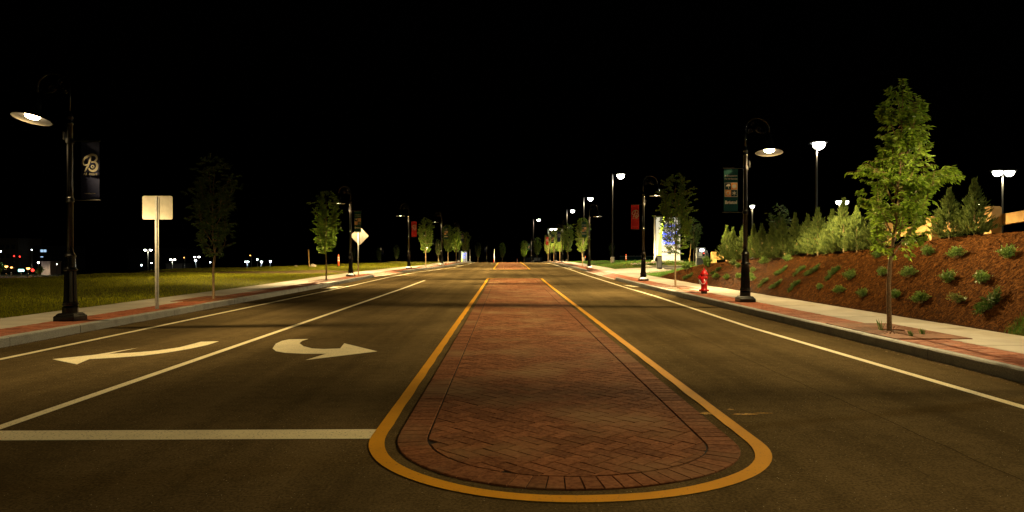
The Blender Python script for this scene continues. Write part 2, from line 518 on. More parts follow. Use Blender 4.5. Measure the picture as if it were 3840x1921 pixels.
def ies_light(name, text, power, col, radius):
    ld = bpy.data.lights.new(name, 'POINT')
    ld.energy = power; ld.color = col; ld.shadow_soft_size = radius
    ld.use_nodes = True
    nt = ld.node_tree
    em = nt.nodes['Emission']
    ie = nt.nodes.new('ShaderNodeTexIES'); ie.mode = 'INTERNAL'; ie.ies = text
    nt.links.new(ie.outputs[0], em.inputs['Strength'])
    return ld

# ================================================================== SETTING
def grid(name, xs, ys, zf, m, label, parent=None, kind='structure', smooth=True):
    xs = np.asarray(xs, float); ys = np.asarray(ys, float)
    GX, GY = np.meshgrid(xs, ys)
    Z = zf(GX, GY)
    V = np.stack([GX.ravel(), GY.ravel(), np.broadcast_to(Z, GX.shape).ravel()], 1)
    nx, ny = len(xs), len(ys)
    i = np.arange(nx-1)[None, :] + np.arange(ny-1)[:, None]*nx
    Fq = np.stack([i, i+1, i+1+nx, i+nx], -1).reshape(-1, 4)
    me = fast_mesh(name, V, Fq, 4, m)
    if smooth:
        me.polygons.foreach_set('use_smooth', [True]*len(me.polygons))
    o = put(name, me, parent)
    if label: tag(o, label, None, None, kind)
    return o

def lin(a, b, s):
    return np.linspace(a, b, max(2, int(round(abs(b-a)/s))+1))

# far ground, lying below everything that is built nearer
gx = np.concatenate([lin(-420,-60,20), lin(-58,-30,2), lin(-29,-9,1), lin(-8,8,2), lin(9,20,1), lin(22,60,3), lin(70,420,25)])
gy = np.concatenate([lin(-60,0,10), lin(2,130,2), lin(135,300,5), lin(320,1400,40)])
def ground_z(X, Y):
    inside = (X > -9.5) & (X < 8.2) & (Y < 160)
    return np.where(inside, zr(Y) - .35, T(X, Y) - .30)
grid('ground', gx, gy, ground_z, M['soil'], 'dark ground falling away behind the road and lawns')

# road
ry = np.concatenate([lin(-40,28,4), lin(30,150,1.5), lin(155,420,10)])
road = grid('road', lin(-9.0, 6.9, 1.59), ry, lambda X, Y: zr(Y) + 0*X, M['asphalt'], 'dark asphalt road running to the crest')

def strip_on_road(name, pts, w, m, zoff=.004, seg=1.0):
    """painted line along a polyline [(x,y)..] with its own width, lying on the road"""
    P = []
    for (x0,y0),(x1,y1) in zip(pts[:-1], pts[1:]):
        n = max(1, int(math.hypot(x1-x0, y1-y0)/seg))
        for k in range(n):
            P.append((x0+(x1-x0)*k/n, y0+(y1-y0)*k/n))
    P.append(pts[-1])
    mb = MB(); vs = []; n = len(P)
    for k in range(n):
        ax, ay = P[max(k-1,0)]; bx_, by_ = P[min(k+1,n-1)]
        dx, dy = bx_-ax, by_-ay; l = math.hypot(dx, dy) or 1
        nx, ny = -dy/l*w/2, dx/l*w/2
        x, y = P[k]; z = float(zr(y)) + zoff
        vs += [(x+nx, y+ny, z), (x-nx, y-ny, z)]
    mb.add(vs, [(2*k, 2*k+1, 2*k+3, 2*k+2) for k in range(n-1)])
    return mb.build(name, m, road)

strip_on_road('lane_line', [(-4.35,3.5),(-4.40,37.6)], .115, M['white_paint'])
strip_on_road('edge_line', [(-7.15,4),(-7.1,42),(-6.75,48),(-6.1,54),(-4.85,64),(-4.45,80),(-4.4,140)], .115, M['white_paint'])
strip_on_road('edge_line', [(5.1,2),(4.93,14),(5.2,24),(5.25,45),(5.35,80),(5.35,140)], .115, M['white_paint'])
mb = MB().add([(-7.6,5.54,.004),(-1.04,5.60,.004),(-1.02,5.90,.004),(-7.6,5.85,.004)], [(0,1,2,3)])
mb.build('stop_line', M['white_paint'], road)
def flat_poly(name, pts, m, zoff=.004, parent=road):
    mb = MB()
    mb.add([(x, y, float(zr(y))+zoff) for x, y in pts], [tuple(range(len(pts)))])
    o = mb.build(name, m, parent)
    nz = sum(p.normal.z for p in o.data.polygons)
    if nz < 0: o.data.flip_normals()
    return o
# turn arrows: outline split into simple pieces
def arrow(pieces):
    mb = MB()
    for pts in pieces:
        mb.add([(x, y, .004) for x, y in pts], [tuple(range(len(pts)))])
    o = mb.build('turn_arrow', M['white_paint'], road)
    for p in o.data.polygons:
        if p.normal.z < 0: p.flip()
    return o
arrow([[(-6.41,9.84),(-5.78,9.38),(-5.89,9.84),(-5.91,10.36),(-6.06,10.27)],
       [(-6.06,10.27),(-5.91,10.36),(-5.82,11.02)],
       [(-5.89,9.84),(-5.62,9.96),(-5.63,10.47),(-5.91,10.36)],
       [(-5.62,9.96),(-5.31,10.16),(-5.37,10.70),(-5.63,10.47)],
       [(-5.31,10.16),(-5.10,10.49),(-5.20,11.06),(-5.37,10.70)],
       [(-5.10,10.49),(-4.95,10.89),(-5.17,11.46),(-5.20,11.06)],
       [(-4.95,10.89),(-4.87,11.37),(-4.88,11.83),(-5.16,11.76),(-5.17,11.46)]])
arrow([[(-1.96,10.58),(-2.69,11.54),(-2.61,10.92),(-2.68,10.34),(-2.81,9.73)],
       [(-2.61,10.92),(-2.85,10.85),(-3.00,10.34),(-2.68,10.34)],
       [(-2.85,10.85),(-3.05,10.92),(-3.32,10.44),(-3.00,10.34)],
       [(-3.05,10.92),(-3.26,11.18),(-3.67,10.92),(-3.52,10.62),(-3.32,10.44)],
       [(-3.26,11.18),(-3.44,11.56),(-3.81,11.49),(-3.67,10.92)],
       [(-3.44,11.56),(-3.48,11.86),(-3.45,12.13),(-3.77,12.07),(-3.83,11.86),(-3.81,11.49)]])
for pts in ([(5.46,32.3),(5.66,32.3),(6.0,30.6),(5.66,30.7)], [(5.46,62),(5.66,62),(5.92,60),(5.66,60)],
            [(-7.85,29.4),(-7.4,29.7),(-7.25,31.4),(-7.7,31.0)], [(-5.4,72),(-5.1,72),(-4.8,74),(-5.1,74)]):
    flat_poly('parking_tick', pts, M['white_paint'])
# stop bar smudge and yellow overspray on the asphalt
rs = random.Random(3)
def smudge(cx, cy, rx, ry, m, z=.005):
    pts = []
    for i in range(18):
        a = 2*PI*i/18; k = rs.uniform(.55, 1.1)
        pts.append((cx+rx*k*math.cos(a), cy+ry*k*math.sin(a)))
    flat_poly('paint_smudge', pts, m, z)
M['overspray'] = paint_mat('yellow_overspray', (.50, .27, .025), .50)
smudge(2.22, 6.42, .13, .045, M['overspray']); smudge(2.15, 6.62, .035, .03, M['overspray'])
smudge(2.40, 6.46, .10, .016, M['overspray']); smudge(1.87, 6.45, .07, .05, M['overspray'])
# sealed paving seams
def seam(x, y0, y1, jit=.012, w=.012):
    pts = []; y = y0
    while y < y1:
        pts.append((x + rs.uniform(-jit, jit), y)); y += .35
    strip_on_road('paving_seam', pts, w, M['seam'], .0045, .4)
seam(3.40, 3.2, 26, .02, .006); seam(-2.9, 14, 60, w=.006)

# ------------------------------------------------------------------ median islands of stamped brick
ICX, IHW = .43, 1.53       # centre and half width of the yellow outline
def island_outline(y0, y1, hw, nose, far_r=.55, nn=40):
    """closed convex outline, counter-clockwise: near nose as a half ellipse, far end nearly square"""
    pts = []
    for i in range(nn+1):
        a = PI + PI*i/nn
        if a > 1.5*PI:
            nz, hx = nose*.84, hw + .065
        else:
            nz, hx = nose, hw
        pts.append((ICX + hx*math.cos(a), y0 + nz + nz*math.sin(a)))
    sk = .06*(y1-y0)/35
    for i in range(7):
        a = PI/2*i/6
        pts.append((ICX + sk + .065 + hw - far_r + far_r*math.cos(a), y1 - far_r + far_r*math.sin(a)))
    for i in range(7):
        a = PI/2 + PI/2*i/6
        pts.append((ICX - sk*.1 - hw + far_r + far_r*math.cos(a), y1 - far_r + far_r*math.sin(a)))
    return pts

def clip_convex(poly, region):
    out = list(poly)
    n = len(region)
    for i in range(n):
        ax, ay = region[i]; bx_, by_ = region[(i+1) % n]
        inp, out = out, []
        if not inp: break
        def side(p): return (bx_-ax)*(p[1]-ay) - (by_-ay)*(p[0]-ax)
        for k in range(len(inp)):
            p, q = inp[k], inp[(k+1) % len(inp)]
            sp, sq = side(p), side(q)
            if sp >= 0: out.append(p)
            if (sp > 0 and sq < 0) or (sp < 0 and sq > 0):
                t = sp/(sp-sq)
                out.append((p[0]+(q[0]-p[0])*t, p[1]+(q[1]-p[1])*t))
    return out

def area(p):
    return .5*sum(p[i][0]*p[(i+1)%len(p)][1]-p[(i+1)%len(p)][0]*p[i][1] for i in range(len(p)))

def inset(poly, d):
    n = len(poly); out = []
    for i in range(n):
        p, q = poly[i-1], poly[(i+1) % n]
        dx, dy = q[0]-p[0], q[1]-p[1]; l = math.hypot(dx, dy) or 1
        out.append((poly[i][0] - dy/l*d, poly[i][1] + dx/l*d))
    return out
def densify(pts, step):
    out = []
    for i in range(len(pts)):
        a, b = pts[i], pts[(i+1) % len(pts)]
        d = math.hypot(b[0]-a[0], b[1]-a[1]); n = max(1, int(d/step))
        for k in range(n):
            out.append((a[0]+(b[0]-a[0])*k/n, a[1]+(b[1]-a[1])*k/n))
    return out

def median(y0, y1, nose, label, near_limit, far_square):
    line_out = island_outline(y0, y1, IHW, nose)
    if nose > 1:
        isl = inset(line_out, .22)
        inner = inset(line_out, .22 + .252)
    else:
        isl = island_outline(y0+.22, y1-.22, IHW-.22, nose)
        inner = island_outline(y0+.47, y1-.47, IHW-.47, nose*.8)
    root = put('median_island', None)
    tag(root, label, None, None, 'structure')
    # joint bed
    mb = MB(); dn = densify(isl, 1.2)
    c = (ICX, (y0+y1)/2)
    ysamp = lin(y0+.25, y1-.25, 1.5)
    vs = [(x, y, float(zr(y))+.003) for x, y in dn]
    # strips between matching left/right points keep the bed on the road's profile
    L = sorted([p for p in dn if p[0] <= ICX], key=lambda p: p[1]); R = sorted([p for p in dn if p[0] > ICX], key=lambda p: p[1])
    ys = sorted(set([round(p[1], 4) for p in dn]))
    lx = np.interp(ys, [p[1] for p in L], [p[0] for p in L]); rx = np.interp(ys, [p[1] for p in R], [p[0] for p in R])
    vs = []
    for y, a, b in zip(ys, lx, rx):
        z = float(zr(y)) + .003
        vs += [(a, y, z), (b, y, z)]
    mb.add(vs, [(2*k, 2*k+1, 2*k+3, 2*k+2) for k in range(len(ys)-1)])
    mb.build('joint_bed', M['stamp_joint'], root)
    bricks = []
    # soldier course round the edge
    A = densify(isl, .02)
    per = len(A); S = [0.0]
    for i in range(per):
        S.append(S[-1] + math.hypot(A[(i+1)%per][0]-A[i][0], A[(i+1)%per][1]-A[i][1]))
    total = S[-1]
    n = int(total/.126)
    I2 = inner
    def at_s(s):
        s %= total
        k = int(np.searchsorted(S, s, side='right')-1) % per
        a, b = A[k], A[(k+1) % per]
        l = S[k+1]-S[k] or 1
        t = (s-S[k])/l
        return (a[0]+(b[0]-a[0])*t, a[1]+(b[1]-a[1])*t)
    def inward(s):
        p, q = at_s(s-.06), at_s(s+.06)
        dx, dy = q[0]-p[0], q[1]-p[1]; l = math.hypot(dx, dy) or 1
        return (-dy/l, dx/l)
    rb = random.Random(11)
    for k in range(n):
        s0 = total*k/n + .004; s1 = total*(k+1)/n - .004
        p0, p1 = at_s(s0), at_s(s1)
        m0, m1 = inward(s0), inward(s1)
        w = .237
        q0 = (p0[0]+m0[0]*w, p0[1]+m0[1]*w); q1 = (p1[0]+m1[0]*w, p1[1]+m1[1]*w)
        bricks.append(([p0, p1, q1, q0], None))
    # herringbone field at 45 degrees
    w = .124; g = .004
    ca = math.cos(PI/4); ox, oy = ICX, y0
    Rr = lambda x, y: (ox + (x-y)*ca, oy + (x+y)*ca)
    nmax = int((y1-y0)/(w*ca*2)) + 10
    # rotated lattice: choose so that the zig-zag rows run across the road
    for j in range(-30, nmax//1+30):
        for i in range(-j-16, -j+28):
            c4 = (i - j) % 4
            if c4 == 0:
                rect = [(i*w+g, j*w+g), ((i+2)*w-g, j*w+g), ((i+2)*w-g, (j+1)*w-g), (i*w+g, (j+1)*w-g)]
                typ = 0
            elif c4 == 2:
                rect = [(i*w+g, (j-1)*w+g), ((i+1)*w-g, (j-1)*w+g), ((i+1)*w-g, (j+1)*w-g), (i*w+g, (j+1)*w-g)]
                typ = 1
            else:
                continue
            # (1,1) of the lattice must point across the road: rotate by -45 degrees
            pr = [(ox + (x+y)*ca, oy + (y-x)*ca) for x, y in rect]
            mx = sum(p[0] for p in pr)/4; my = sum(p[1] for p in pr)/4
            if abs(mx-ICX) > IHW+.1 or my < y0 or my > y1:
                continue
            cp = clip_convex(pr, I2)
            if len(cp) < 3: continue
            ar = abs(area(cp))
            if ar < .004: continue
            full = abs(ar - abs(area(pr))) < 1e-6
            bricks.append((cp, (typ, mx, my) if full else None))
    def ymid(b): return sum(p[1] for p in b[0])/len(b[0])
    bricks.sort(key=ymid)
    shared = {}
    rest = MB()
    for k, (poly, full) in enumerate(bricks):
        if area(poly) < 0: poly = poly[::-1]
        mx = sum(p[0] for p in poly)/len(poly); my = sum(p[1] for p in poly)/len(poly)
        z = float(zr(my))
        jz = rb.uniform(-.0015, .0015)
        if k < near_limit:
            if full:
                if full[0] not in shared:
                    shared[full[0]] = MB().prism([(x-mx, y-my) for x, y in poly], -.008, .012, .004).mesh('brick', M['stamp_brick'])
                me = shared[full[0]]
            else:
                me = MB().prism([(x-mx, y-my) for x, y in poly], -.008, .012, .004).mesh('brick', M['stamp_brick'])
            put('brick', me, root, (mx, my, z+jz))
        else:
            rest.prism([(x, y) for x, y in poly], z-.003, z+.012+jz, .004 if my < 16 else 0)
    if rest.v:
        o = rest.build('brick_paving', M['stamp_brick'], root); o['kind'] = 'stuff'
    # yellow outline
    lo = densify(line_out, .12)
    li = []
    n = len(lo); vs = []
    for k in range(n):
        p, q = lo[k-1], lo[(k+1) % n]
        dx, dy = q[0]-p[0], q[1]-p[1]; l = math.hypot(dx, dy) or 1
        x, y = lo[k]
        wv = .112 + .004*math.sin(k*.7) + (.006 if y < y0+2 else 0)
        z = float(zr(y)) + .006
        vs += [(x, y, z), (x - dy/l*wv, y + dx/l*wv, z)]
    o = MB().add(vs, [(2*k, 2*((k+1)%n), 2*((k+1)%n)+1, 2*k+1) for k in range(n)]).build('yellow_line', M['yellow_paint'], root)
    return root
median(4.15, 40.2, 1.55, 'long brick median island with yellow outline in the foreground', 300, True)
median(57.5, 108, .6, 'short brick median island beyond the cross street near the crest', 0, True)

# ------------------------------------------------------------------ kerbs, brick strips, pavements
kerb_l = put('kerb_left', None); tag(kerb_l, 'pale granite kerb along the left pavement', None, None, 'structure')
kerb_r = put('kerb_right', None); tag(kerb_r, 'granite kerb along the right pavement with a rounded end', None, None, 'structure')
def kerb_run(parent, pts, side, stone=1.85, h=.16, w=.135, base=zr, mname='granite'):
    """kerb stones along a polyline; side +1: body lies to the right of travel"""
    P = [Vector((x, y)) for x, y in pts]
    D = [0]
    for a, b in zip(P[:-1], P[1:]): D.append(D[-1] + (b-a).length)
    def at(s):
        s = min(max(s, 0), D[-1])
        k = min(int(np.searchsorted(D, s, side='right')-1), len(P)-2)
        t = (s-D[k])/((D[k+1]-D[k]) or 1)
        return P[k] + (P[k+1]-P[k])*t, (P[k+1]-P[k]).normalized()
    n = max(1, int(round(D[-1]/stone)))
    rk = random.Random(int(abs(pts[0][0]*100)))
    for k in range(n):
        s0 = D[-1]*k/n + .004; s1 = D[-1]*(k+1)/n - .004
        inner = [s for s in D if s0+.02 < s < s1-.02]
        ss = [s0] + inner + [s1]
        dz = rk.uniform(-.004, .004); dx = rk.uniform(-.004, .004)
        rings = []
        for s in ss:
            p, d = at(s)
            if s not in (s0, s1):
                _, d1 = at(s-.01); _, d2 = at(s+.01); d = (d1+d2).normalized()
            nrm = Vector((d.y, -d.x))*side
            z = float(base(p.y))
            prof = [(0+dx, -.12), (0+dx, h-.02+dz), (.02+dx, h+dz), (w, h+dz), (w, -.12)]
            rings.append([(p.x+nrm.x*a, p.y+nrm.y*a, z+b) for a, b in prof])
        mb = MB(); vs = [q for r in rings for q in r]; m = 5; fs = []
        for r in range(len(rings)-1):
            for i in range(m-1):
                fs.append((r*m+i, r*m+i+1, (r+1)*m+i+1, (r+1)*m+i))
        fs += [tuple(range(m-1, -1, -1)), tuple(range((len(rings)-1)*m, len(rings)*m))]
        mb.add(vs, fs)
        mb.build('kerb_stone', M[mname], parent)

def arc(cx, cy, r, a0, a1, n=7):
    return [(cx + r*math.cos(a0+(a1-a0)*i/n), cy + r*math.sin(a0+(a1-a0)*i/n)) for i in range(n+1)]
GR0, GR1 = 38.4, 52.0     # right driveway
GL0, GL1 = 42.6, 50.0     # left driveway
kerb_run(kerb_r, [(5.95, -3), (5.95, GR0-.8)] + arc(6.75, GR0-.8, .8, PI, PI/2), 1)
kerb_run(kerb_r, [(6.9, GR1+.25)] + arc(6.45, GR1+.75, .5, -PI/2, -PI, 4) + [(5.95, GR1+2), (5.95, 130)], 1, 2.4)
kerb_run(kerb_l, [(-8.0, 2), (-8.0, GL0-.7)] + arc(-8.5, GL0-.7, .5, 0, PI/2, 4), -1)
kerb_run(kerb_l, [(KL(GL1)-.9, GL1+.1), (KL(GL1)-.15, GL1+.25), (float(KL(GL1+1)), GL1+1)] +
         [(float(KL(y)), y) for y in (52, 54, 58, 62, 66, 72, 80, 90)] + [(-5.4, 130)], -1, 2.4)

# tree pits: (x centre, y0, y1)
PIT_R = [(6.68, 10.72, 13.15), (6.68, 26.1, 28.5), (6.68, 59.3, 61.7), (6.68, 74.4, 76.8), (6.68, 85.5, 87.9)]
PIT_L = [(-8.72, 19.3, 21.7), (-8.72, 32.6, 35.0), (-6.98, 58.8, 61.2), (-6.25, 73.5, 75.9), (-6.15, 83.5, 85.9)]
pave_r = put('pavement_right', None); tag(pave_r, 'right pavement of concrete slabs and a red brick strip', None, None, 'structure')
pave_l = put('pavement_left', None); tag(pave_l, 'left pavement of concrete slabs and a red brick strip', None, None, 'structure')

def pavement(root, K, sgn, ya, yb, pits, gap, brick_parts_from, brick_limit, mseed):
    rp = random.Random(mseed)
    B0, B1, C1 = .137, .95, 2.40        # offsets from the kerb face
    zt = .16
    # slab cuts
    cuts = [ya]
    stops = sorted([p[1] for p in pits] + [p[2] for p in pits])
    y = ya
    while y < yb:
        nxt = y + (1.5 if y < 60 else 3.0)
        for s in stops:
            if y + .05 < s < nxt + .3: nxt = s; break
        cuts.append(nxt); y = nxt
    for a, b in zip(cuts[:-1], cuts[1:]):
        mid = (a+b)/2
        inpit = any(p[1]-.01 < mid < p[2]+.01 for p in pits)
        off0 = 1.34 if inpit else B1
        g = .006
        def P(y, off): return (float(K(y)) + sgn*off, y)
        poly = [P(a+g, off0+.004), P(a+g, C1), P(b-g, C1), P(b-g, off0+.004)]
        if sgn < 0: poly = poly[::-1]
        z0, z1 = float(zr(a)), float(zr(b))
        dz = rp.uniform(-.003, .003)
        mb = MB().prism(poly, -.1, zt + dz, .008)
        mb.v = [(x, yy, zz + (z0 + (z1-z0)*(yy-a)/(b-a))) for x, yy, zz in mb.v]
        mb.build('concrete_slab', M['concrete'], root)
    # bedding under the bricks
    ys = lin(ya, yb, 1.5)
    vs = []
    for yy in ys:
        z = float(zr(yy)) + zt - .010
        if gap[0]-.2 < yy < gap[1]+.2: z -= .3
        vs += [(float(K(yy))+sgn*.10, yy, z), (float(K(yy))+sgn*(B1+.02), yy, z)]
    f = [(2*k, 2*k+1, 2*k+3, 2*k+2) for k in range(len(ys)-1)]
    if sgn < 0: f = [q[::-1] for q in f]
    MB().add(vs, f).build('bedding', M['sand_joint'], root)
    # bricks, long side across the strip, running bond
    L, W, g = .2, .1, .0035
    shared = MB().cbox(-L/2+g, L/2-g, -W/2+g, W/2-g, -.02, zt, .004).mesh('brick', M['clay_brick'])
    half = MB().cbox(-L/4+g, L/4-g, -W/2+g, W/2-g, -.02, zt, .004).mesh('brick', M['clay_brick'])
    rest = MB(); cnt = 0; row = 0
    yy = ya + W/2
    while yy < yb:
        inpit = any(p[1]-.05 < yy < p[2]+.05 for p in pits)
        ingap = gap[0]-.05 < yy < gap[1]+.05
        if not inpit and not ingap:
            z = float(zr(yy)); k0 = float(K(yy))
            cells = [(.237+i*.2, L) for i in range(4)] if row % 2 == 0 else \
                    [(.187, L/2)] + [(.337+i*.2, L) for i in range(3)] + [(.887, L/2)]
            for off, ln in cells:
                x = k0 + sgn*(off + .002)
                dz = rp.uniform(-.003, .003)
                if yy > brick_parts_from and cnt < brick_limit:
                    put('brick', shared if ln == L else half, root, (x, yy, z+dz)); cnt += 1
                elif yy > brick_parts_from - 4:
                    if yy < 45:
                        rest.cbox(x-ln/2+g, x+ln/2-g, yy-W/2+g, yy+W/2-g, z+zt-.02, z+zt+dz, .004)
                    else:
                        rest.box(x-ln/2+g, x+ln/2-g, yy-W/2+g, yy+W/2-g, z+zt-.02, z+zt+dz)
        yy += W; row += 1
    o = rest.build('brick_paving', M['clay_brick'], root); o['kind'] = 'stuff'
    # sloping brick apron of the driveway, with a flush edge strip
    ap = MB(); yy = gap[0] + .1; row = 0
    while yy < gap[1] - .05:
        k0 = float(K(yy)); z = float(zr(yy))
        n = 5
        for i in range(n):
            a = .12 + (B1-.12)*i/n; b = .12 + (B1-.12)*(i+1)/n
            za = .02 + (zt-.02)*(a-.12)/(B1-.12); zb = .02 + (zt-.02)*(b-.12)/(B1-.12)
            y0, y1 = yy-.05+g, yy+.05-g
            xa, xb = k0+sgn*(a+g), k0+sgn*(b-g)
            j = rp.uniform(-.003, .003)
            vs = [(xa,y0,z+za+j),(xb,y0,z+zb+j),(xb,y1,z+zb+j),(xa,y1,z+za+j),(xa,y0,z+za-.06),(xb,y0,z+zb-.06),(xb,y1,z+zb-.06),(xa,y1,z+za-.06)]
            fs = [(0,1,2,3),(4,5,1,0),(5,6,2,1),(6,7,3,2),(7,4,0,3)]
            if sgn < 0: fs = [q[::-1] for q in fs]
            ap.add(vs, fs)
        yy += .1
    o = ap.build('apron_paving', M['clay_brick'], root); o['kind'] = 'stuff'
    vs = []
    yl = lin(gap[0]-.3, gap[1]+.3, 1)
    for yy in yl:
        k0 = float(K(yy)); z = float(zr(yy))
        vs += [(k0, yy, z+.016), (k0+sgn*.12, yy, z+.024)]
    f = [(2*k, 2*k+1, 2*k+3, 2*k+2) for k in range(len(yl)-1)]
    if sgn < 0: f = [q[::-1] for q in f]
    MB().add(vs, f).build('flush_kerb', M['concrete'], root)
pavement(pave_r, KR, 1, -2, 118, PIT_R, (GR0, GR1), 7.2, 300, 5)
pavement(pave_l, KL, -1, 2, 118, PIT_L, (GL0, GL1), 11.0, 300, 6)

# ------------------------------------------------------------------ lawns, bank, driveways
def lawn_z(dz=0.0):
    return lambda X, Y: T(X, Y) + dz
# left lawn, following the pavement's back edge
def sheet(name, xin, xs_rel, ys, m, label, kind='structure', dz=0.0):
    """strip whose inner edge follows xin(Y); xs_rel are offsets outward"""
    V = []
    for y in ys:
        for r in xs_rel:
            x = float(xin(y)) + r
            V.append((x, y, Tz(x, y) + dz))
    nx = len(xs_rel); F = []
    for j in range(len(ys)-1):
        for i in range(nx-1):
            q = (j*nx+i, j*nx+i+1, (j+1)*nx+i+1, (j+1)*nx+i)
            F.append(q if xs_rel[-1] > 0 else q[::-1])
    me = MB().add(V, F).mesh(name, m, True)
    o = put(name, me)
    return tag(o, label, None, None, kind)
lrel = [-r for r in list(lin(0, 24, .75)) + list(lin(26, 60, 3))]
sheet('lawn_left', lambda y: KL(y)-2.405, lrel, list(lin(-5, 45, .9)), M['turf'], 'wide mown lawn left of the pavement')
sheet('lawn_far_left', lambda y: KL(y)-2.405, lrel, list(lin(49.2, 130, 1.2)), M['turf'], 'lawn beyond the left driveway')
sheet('driveway_left', lambda y: KL(y)-2.405, [-r for r in lin(0, 20, 1)], list(lin(45, 49.2, .7)), M['asphalt'], 'short asphalt driveway crossing the left lawn', dz=-.01)
brel = list(lin(0, 3.0, .15)) + list(lin(3.3, 6, .4))
sheet('mulch_bank', lambda y: KR(y)+2.405, brel, list(lin(11.5, 38, .2)), M['mulch'], 'steep bank covered in red brown bark mulch')
sheet('lawn_right_corner', lambda y: KR(y)+2.405, brel, list(lin(-2, 11.5, .6)), M['turf'], 'grass corner at the near end of the mulch bank')
sheet('lawn_right_verge', lambda y: KR(y)+2.405, list(lin(0, 8, .4)), list(lin(38, 43.5, .5)), M['turf'], 'grass wedge between mulch bank and driveway')
sheet('driveway_right', lambda y: KR(y)+2.405, list(lin(0, 40, 1)), list(lin(43.5, 53.5, .7)), M['concrete'], 'pale concrete driveway on the right')
sheet('lawn_right_far', lambda y: KR(y)+2.405, list(lin(0, 12, .6)) + list(lin(14, 90, 4)), list(lin(53.5, 150, 1.4)), M['turf'], 'lawn around the monument sign on the right')
sheet('parking_lot', lambda y: KR(y)+8.41, list(lin(0, 90, 5)), list(lin(-2, 43.5, 3)), M['asphalt'], 'raised parking lot behind the timber guardrail', dz=-.02)
kd = put('driveway_kerb', None); tag(kd, 'concrete kerbs bordering the right driveway', None, None, 'structure')
def drive_kerb(pts, side):
    before = set(kd.children)
    kerb_run(kd, pts, side, 2.0, .14, .15, lambda y: 0.0, 'concrete')
    for o in kd.children:
        if o in before: continue
        for v in o.data.vertices:
            v.co.z += Tz(v.co.x, v.co.y)
drive_kerb([(8.9, 43.2)] + [(9.6, 43.45), (10.5, 43.5), (24, 43.5)], 1)
drive_kerb([(10.9, 54.2)] + [(11.2, 53.5), (12, 53.3), (30, 53.3)], -1)
drive_kerb([(11.0, 48.2), (11.6, 48.0), (20, 48.0)], -1)

# ------------------------------------------------------------------ grass blades, mulch chips (stuff)
rng = np.random.default_rng(7)
def gutter(K, sgn, y0, y1, n, label):
    Y = y0 + (y1-y0)*rng.random(n)**1.5
    X = K(Y) - sgn*(.01 + np.abs(rng.normal(0, .07, n)))
    a = rng.uniform(0, PI, n); l = rng.uniform(.004, .016, n); w = l*rng.uniform(.3, .9, n)
    Z = zr(Y) + rng.uniform(.003, .008, n)
    V = np.empty((n, 4, 3))
    for k, (p, q) in enumerate(((-1,-1),(1,-1),(1,1),(-1,1))):
        V[:,k,0] = X + np.cos(a)*l*p - np.sin(a)*w*q; V[:,k,1] = Y + np.sin(a)*l*p + np.cos(a)*w*q
        V[:,k,2] = Z + rng.uniform(0, .006, n)
    me = fast_mesh('gutter_grit', V.reshape(-1,3), np.arange(4*n).reshape(-1,4), 4, M['grit'])
    tag(put('gutter_grit', me), label, None, None, 'stuff')
M['grit'] = leaf_mat('gutter_grit', (.05, .035, .018), (.30, .22, .13), 0.0, .95, .02)
gutter(KR, 1, 5, 37, 2600, 'grit and dead leaves along the right gutter')
gutter(KL, -1, 8, 42, 2200, 'grit and dead leaves along the left gutter')
def blades(name, X, Y, h0, h1, w, m, label, Z=None):
    n = len(X)
    Z = T(X, Y) if Z is None else Z
    a = rng.uniform(0, 2*PI, n); h = rng.uniform(h0, h1, n); lean = rng.uniform(.1, .8, n)*h
    b = rng.uniform(0, 2*PI, n)
    dx, dy = np.cos(a)*w/2, np.sin(a)*w/2
    V = np.empty((n, 3, 3))
    V[:,0] = np.stack([X-dx, Y-dy, Z-.005], 1); V[:,1] = np.stack([X+dx, Y+dy, Z-.005], 1)
    V[:,2] = np.stack([X+np.cos(b)*lean, Y+np.sin(b)*lean, Z+h], 1)
    me = fast_mesh(name, V.reshape(-1,3), np.arange(3*n).reshape(-1,3), 3, m)
    return tag(put(name, me), label, None, None, 'stuff')
def left_pts(n, ya, yb, dmax, pw=1.6):
    Y = ya + (yb-ya)*rng.random(n)**pw
    X = KL(Y) - 2.43 - dmax*rng.random(n)**1.1
    ok = ~((Y > 44.9) & (Y < 49.3))
    return X[ok], Y[ok]
X, Y = left_pts(150000, 9, 80, 17)
blades('grass', X, Y, .03, .075, .012, M['grass'], 'yellowish short grass of the lawn left of the road')
X = 8.37 + 2.4*rng.random(9000)**1.2; Y = 11.6 - 2.6*rng.random(9000)
blades('grass', X, Y, .05, .11, .010, M['grass_r'], 'bright green grass at the near corner of the mulch bank')
X = 8.37 + 5*rng.random(16000); Y = 38 + 5.3*rng.random(16000)
blades('grass', X, Y, .05, .10, .016, M['grass_r'], 'bright green grass wedge beside the right driveway')
X = 8.4 + 22*rng.random(42000)**1.2; Y = 53.8 + 40*rng.random(42000)**1.3
blades('grass', X, Y, .05, .10, .03, M['grass_r'], 'green grass round the monument sign')

